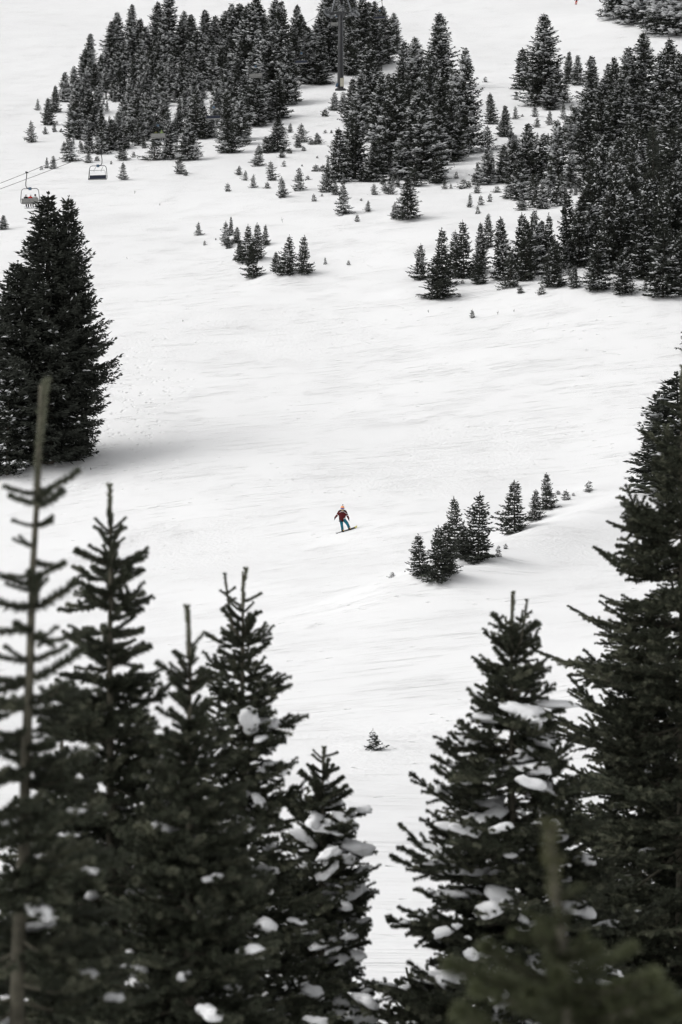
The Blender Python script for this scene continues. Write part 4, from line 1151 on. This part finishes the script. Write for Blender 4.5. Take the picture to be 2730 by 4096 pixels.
def seated_rider(parent_chair, x, label, jacket, pants, headm, hood=False, lean=0., ski_col='ski'):
    """a rider on a lift chair, built in the chair's frame: hips on the cushion, facing +y"""
    mw = Matrix.LocRotScale(parent_chair.location, parent_chair.rotation_euler, (1, 1, 1))
    zs = -3.55 + .165
    o = mw @ Vector((x, .22, zs))
    root = link('person', None, None, o, parent_chair.rotation_euler); tag(root, label, 'person')
    hL, hR = (-.10, .02, .09), (.10, .02, .09); kL, kR = (-.13, .44, .10), (.13, .44, .10); aL, aR = (-.13, .50, -.34), (.13, .50, -.34)
    sL, sR = (-.18 + lean, -.03, .56), (.18 + lean, -.03, .56); eL, eR = (-.25, .12, .32), (.25, .12, .32); wL, wR = (-.18, .36, .26), (.18, .36, .26)
    nk, hd = (lean, -.01, .62), (lean * 1.2, .0, .78)
    B = Buf()
    capsule_body(B, [((0, 0, .10), .12, (lean, -.02, .5), .13), ((lean, -.02, .5), .12, nk, .055), (nk, .05, hd, .085), (sL, .05, sR, .05), (hL, .075, kL, .055), (kL, .055, aL, .042), (hR, .075, kR, .055), (kR, .055, aR, .042),
                     (sL, .05, eL, .04), (eL, .04, wL, .032), (sR, .05, eR, .04), (eR, .04, wR, .032), (hd, .088, (lean * 1.2, .03, .73), .07), ((lean * 1.2, .1, .75), .012, (lean * 1.2, .1, .78), .01)])
    fused('body', B, M['skin'], root, .022, 3)
    B = Buf()
    capsule_body(B, [((0, 0, .12), .15, (lean, -.02, .5), .17), ((lean, -.02, .5), .15, nk, .085), (sL, .085, sR, .085), (sL, .08, eL, .068), (eL, .068, wL, .052), (sR, .08, eR, .068), (eR, .068, wR, .052)])
    jk = fused('jacket', B, M[jacket], root, .022, 3)
    B = Buf(); capsule_body(B, [(hL, .10, kL, .085), (kL, .085, aL, .075), (hR, .10, kR, .085), (kR, .085, aR, .075), (hL, .11, hR, .11)]); fused('pants', B, M[pants], root, .022, 3)
    B = Buf(); B.ell((hd[0], hd[1] + .01, hd[2] + .03), (.115, .135, .12), 16, 10)
    B.obj('hood' if hood else 'helmet', M[headm], root, True)
    for s, w_ in ((-1, wL), (1, wR)):
        glove(root, w_, (-s * .2, .9, -.3), (0, .3, .95), 'black')
    for a in (aL, aR):
        a = np.array(a); B = Buf(); capsule_body(B, [(a, .07, a + (0, .02, -.10), .06), (a + (0, .0, -.12), .05, a + (0, .18, -.14), .048)]); fused('ski_boot', B, M['black'], root, .018, 2)
        B = Buf(); q = [a + (0, -.75, -.20), a + (0, -.3, -.215), a + (0, .6, -.215), a + (0, .95, -.19), a + (0, 1.1, -.12)]
        for i in range(len(q) - 1):
            m_ = (q[i] + q[i + 1]) / 2; dd = q[i + 1] - q[i]; an = math.atan2(dd[2], dd[1])
            B.box(m_, (.085, np.linalg.norm(dd) + .01, .02), Matrix.Rotation(an, 3, 'X'))
        sk = B.obj('ski', M[ski_col], None); sk.location = o; sk.rotation_euler = parent_chair.rotation_euler
        tag(sk, '%s ski of the %s' % ('left' if a[0] < 0 else 'right', SKI_OWNER[0]), 'ski', 'skis hanging below the lift chairs')
SKI_OWNER = ['']
for ch, x, lab, jk, pn, hd_, hood, ln in (
        (0, -.18, 'rider in black on the left of the three on the near lift chair', 'black', 'black', 'greycloth', False, 0.),
        (0, .38, 'rider in red in the middle of the three on the near lift chair', 'redcloth', 'black', 'whitecloth', False, 0.),
        (0, .98, 'rider in pale jacket on the right of the three on the near lift chair', 'greycloth', 'black', 'black', False, -.02),
        (1, .08, 'rider in black and yellow on the two-rider lift chair', 'yellow', 'black', 'black', False, 0.),
        (1, .86, 'rider in pale green hood on the two-rider lift chair', 'lime', 'black', 'lime', True, 0.)):
    SKI_OWNER[0] = lab.split(' in the middle')[0].split(' on the ')[0] + (' on the near chair' if ch == 0 else ' on the far chair')
    seated_rider(chairs_up[ch], x, lab, jk, pn, hd_, hood, ln)

def far_skier():
    p = hit(2307, 19)
    root = link('person', None, None, p); tag(root, 'distant skier in dark jacket and orange-red pants at the top edge', 'person')
    hL, hR = (-.11, 0, .86), (.11, 0, .88); kL, kR = (-.24, -.10, .48), (.06, -.12, .50); aL, aR = (-.30, 0, .10), (-.02, 0, .10)
    sL, sR = (-.14, -.05, 1.36), (.22, -.05, 1.36); eL, eR = (-.33, -.08, 1.12), (.38, -.1, 1.1); wL, wR = (-.5, -.2, .98), (.36, -.28, .95)
    nk, hd = (.04, -.06, 1.44), (.05, -.07, 1.60)
    B = Buf(); capsule_body(B, [((0, 0, .9), .12, (.04, -.04, 1.3), .13), ((.04, -.04, 1.3), .12, nk, .055), (nk, .05, hd, .085), (sL, .05, sR, .05), (hL, .08, kL, .055), (kL, .055, aL, .042), (hR, .08, kR, .055), (kR, .055, aR, .042),
                                (sL, .05, eL, .04), (eL, .04, wL, .032), (sR, .05, eR, .04), (eR, .04, wR, .032)]); fused('body', B, M['skin'], root, .025, 3)
    B = Buf(); capsule_body(B, [((0, 0, .88), .16, (.04, -.04, 1.3), .17), ((.04, -.04, 1.3), .15, nk, .085), (sL, .085, sR, .085), (sL, .08, eL, .068), (eL, .068, wL, .052), (sR, .08, eR, .068), (eR, .068, wR, .052)]); fused('jacket', B, M['black'], root, .025, 3)
    B = Buf(); capsule_body(B, [(hL, .125, kL, .10), (kL, .10, aL, .085), (hR, .125, kR, .10), (kR, .10, aR, .085), (hL, .12, hR, .12)]); fused('pants', B, M['redpants'], root, .025, 3)
    B = Buf(); B.ell(np.array(hd) + (0, 0, .03), (.115, .135, .12), 16, 10); B.obj('helmet', M['black'], root, True)
    for w_ in (wL, wR): glove(root, w_, (0, -.5, -.8), (1, 0, 0), 'black')
    for a in (aL, aR):
        a = np.array(a); B = Buf(); capsule_body(B, [(a, .07, a + (0, -.14, -.05), .05)]); fused('ski_boot', B, M['black'], root, .018, 2)
    g1 = float(gz(p[0], p[1] + 1)) - p[2]
    for i, a in enumerate((aL, aR)):
        B = Buf(); rm = Matrix.Rotation(math.atan(g1), 3, 'X'); B.box((a[0], -.05, .03), (.09, 1.6, .02), rm); B.tube([(a[0], -.84, .03 - .84 * g1 + .05), (a[0], -.96, -.96 * g1 + .14)], .04, 6)
        sk = B.obj('ski', M['ski'], None); sk.location = p; tag(sk, '%s ski of the distant skier at the top edge' % ('left' if i == 0 else 'right'), 'ski', 'skis of the distant skier')
far_skier()

# ------------------------------------------------------------------ bare twigs and dead wood in the snow
def twig(u, v, hp, seed, label):
    p = hit(u, v); rg = np.random.RandomState(seed); h = hp * p[1] / FP
    B = Buf(); a = rg.normal(0, .25); q = [(0, 0, -.1), (a * h * .4, 0, h * .5), (a * h, rg.normal(0, .1) * h, h)]
    B.tube(q, [.02, .016, .008], 5)
    for k in range(3):
        f = rg.uniform(.4, .9); b0 = np.array(q[1]) * (f * 1.2); s = rg.choice([-1, 1])
        B.tube([b0, b0 + (s * h * rg.uniform(.15, .35), 0, h * rg.uniform(.1, .3))], [.012, .006], 4)
    o = B.obj('bare_twig', M['twig'], None); o.location = p; tag(o, label, 'twig', 'bare twigs in the snow')
for i, (u, v, hp, lab) in enumerate(((1131, 890, 22, 'bare crooked twig above the clumps on the middle slope'), (1715, 1250, 12, 'bare twig left of the tiny fir below the right stand'), (1992, 1258, 16, 'left of two bare twigs right of the tiny fir below the right stand'),
                        (2057, 1248, 13, 'right of two bare twigs right of the tiny fir below the right stand'), (733, 1287, 9, 'tiny dark stub alone on the left of the middle slope'), (540, 775, 16, 'bare twig in the snow below the navy lift chair'),
                        (640, 822, 10, 'low stub in the snow right of the navy lift chair'), (317, 1842, 16, 'thin forked twig on the trampled snow beside the giant firs'), (365, 1880, 11, 'single stalk on the snow right of the giant firs'),
                        (510, 1036, 8, 'dark scrap on the snow right of the giant firs top'), (1820, 668, 24, 'dead branch end in the snow by the centre clump'))):
    twig(u, v, hp, 40 + i, lab)
def dead_snag():
    p = hit(2130, 300); h = 120 * p[1] / FP
    B = Buf(); B.tube([(0, 0, -.2), (.1, 0, h * .5), (.25, 0, h)], [.14, .09, .03], 6)
    o = link('dead_snag', None, None, p); tag(o, 'bare dead snag with stubby limbs beside the pyramid group', 'dead tree')
    B.obj('trunk', M['twig'], o)
    rg = np.random.RandomState(3)
    for k in range(9):
        f = rg.uniform(.35, .95); s = -1 if k % 2 else 1
        B = Buf(); B.tube([(.2 * f, 0, h * f), (.2 * f + s * rg.uniform(.5, 1.5), rg.normal(0, .3), h * f + rg.uniform(.1, .6))], [.05, .02], 5); B.obj('limb', M['twig'], o)
dead_snag()
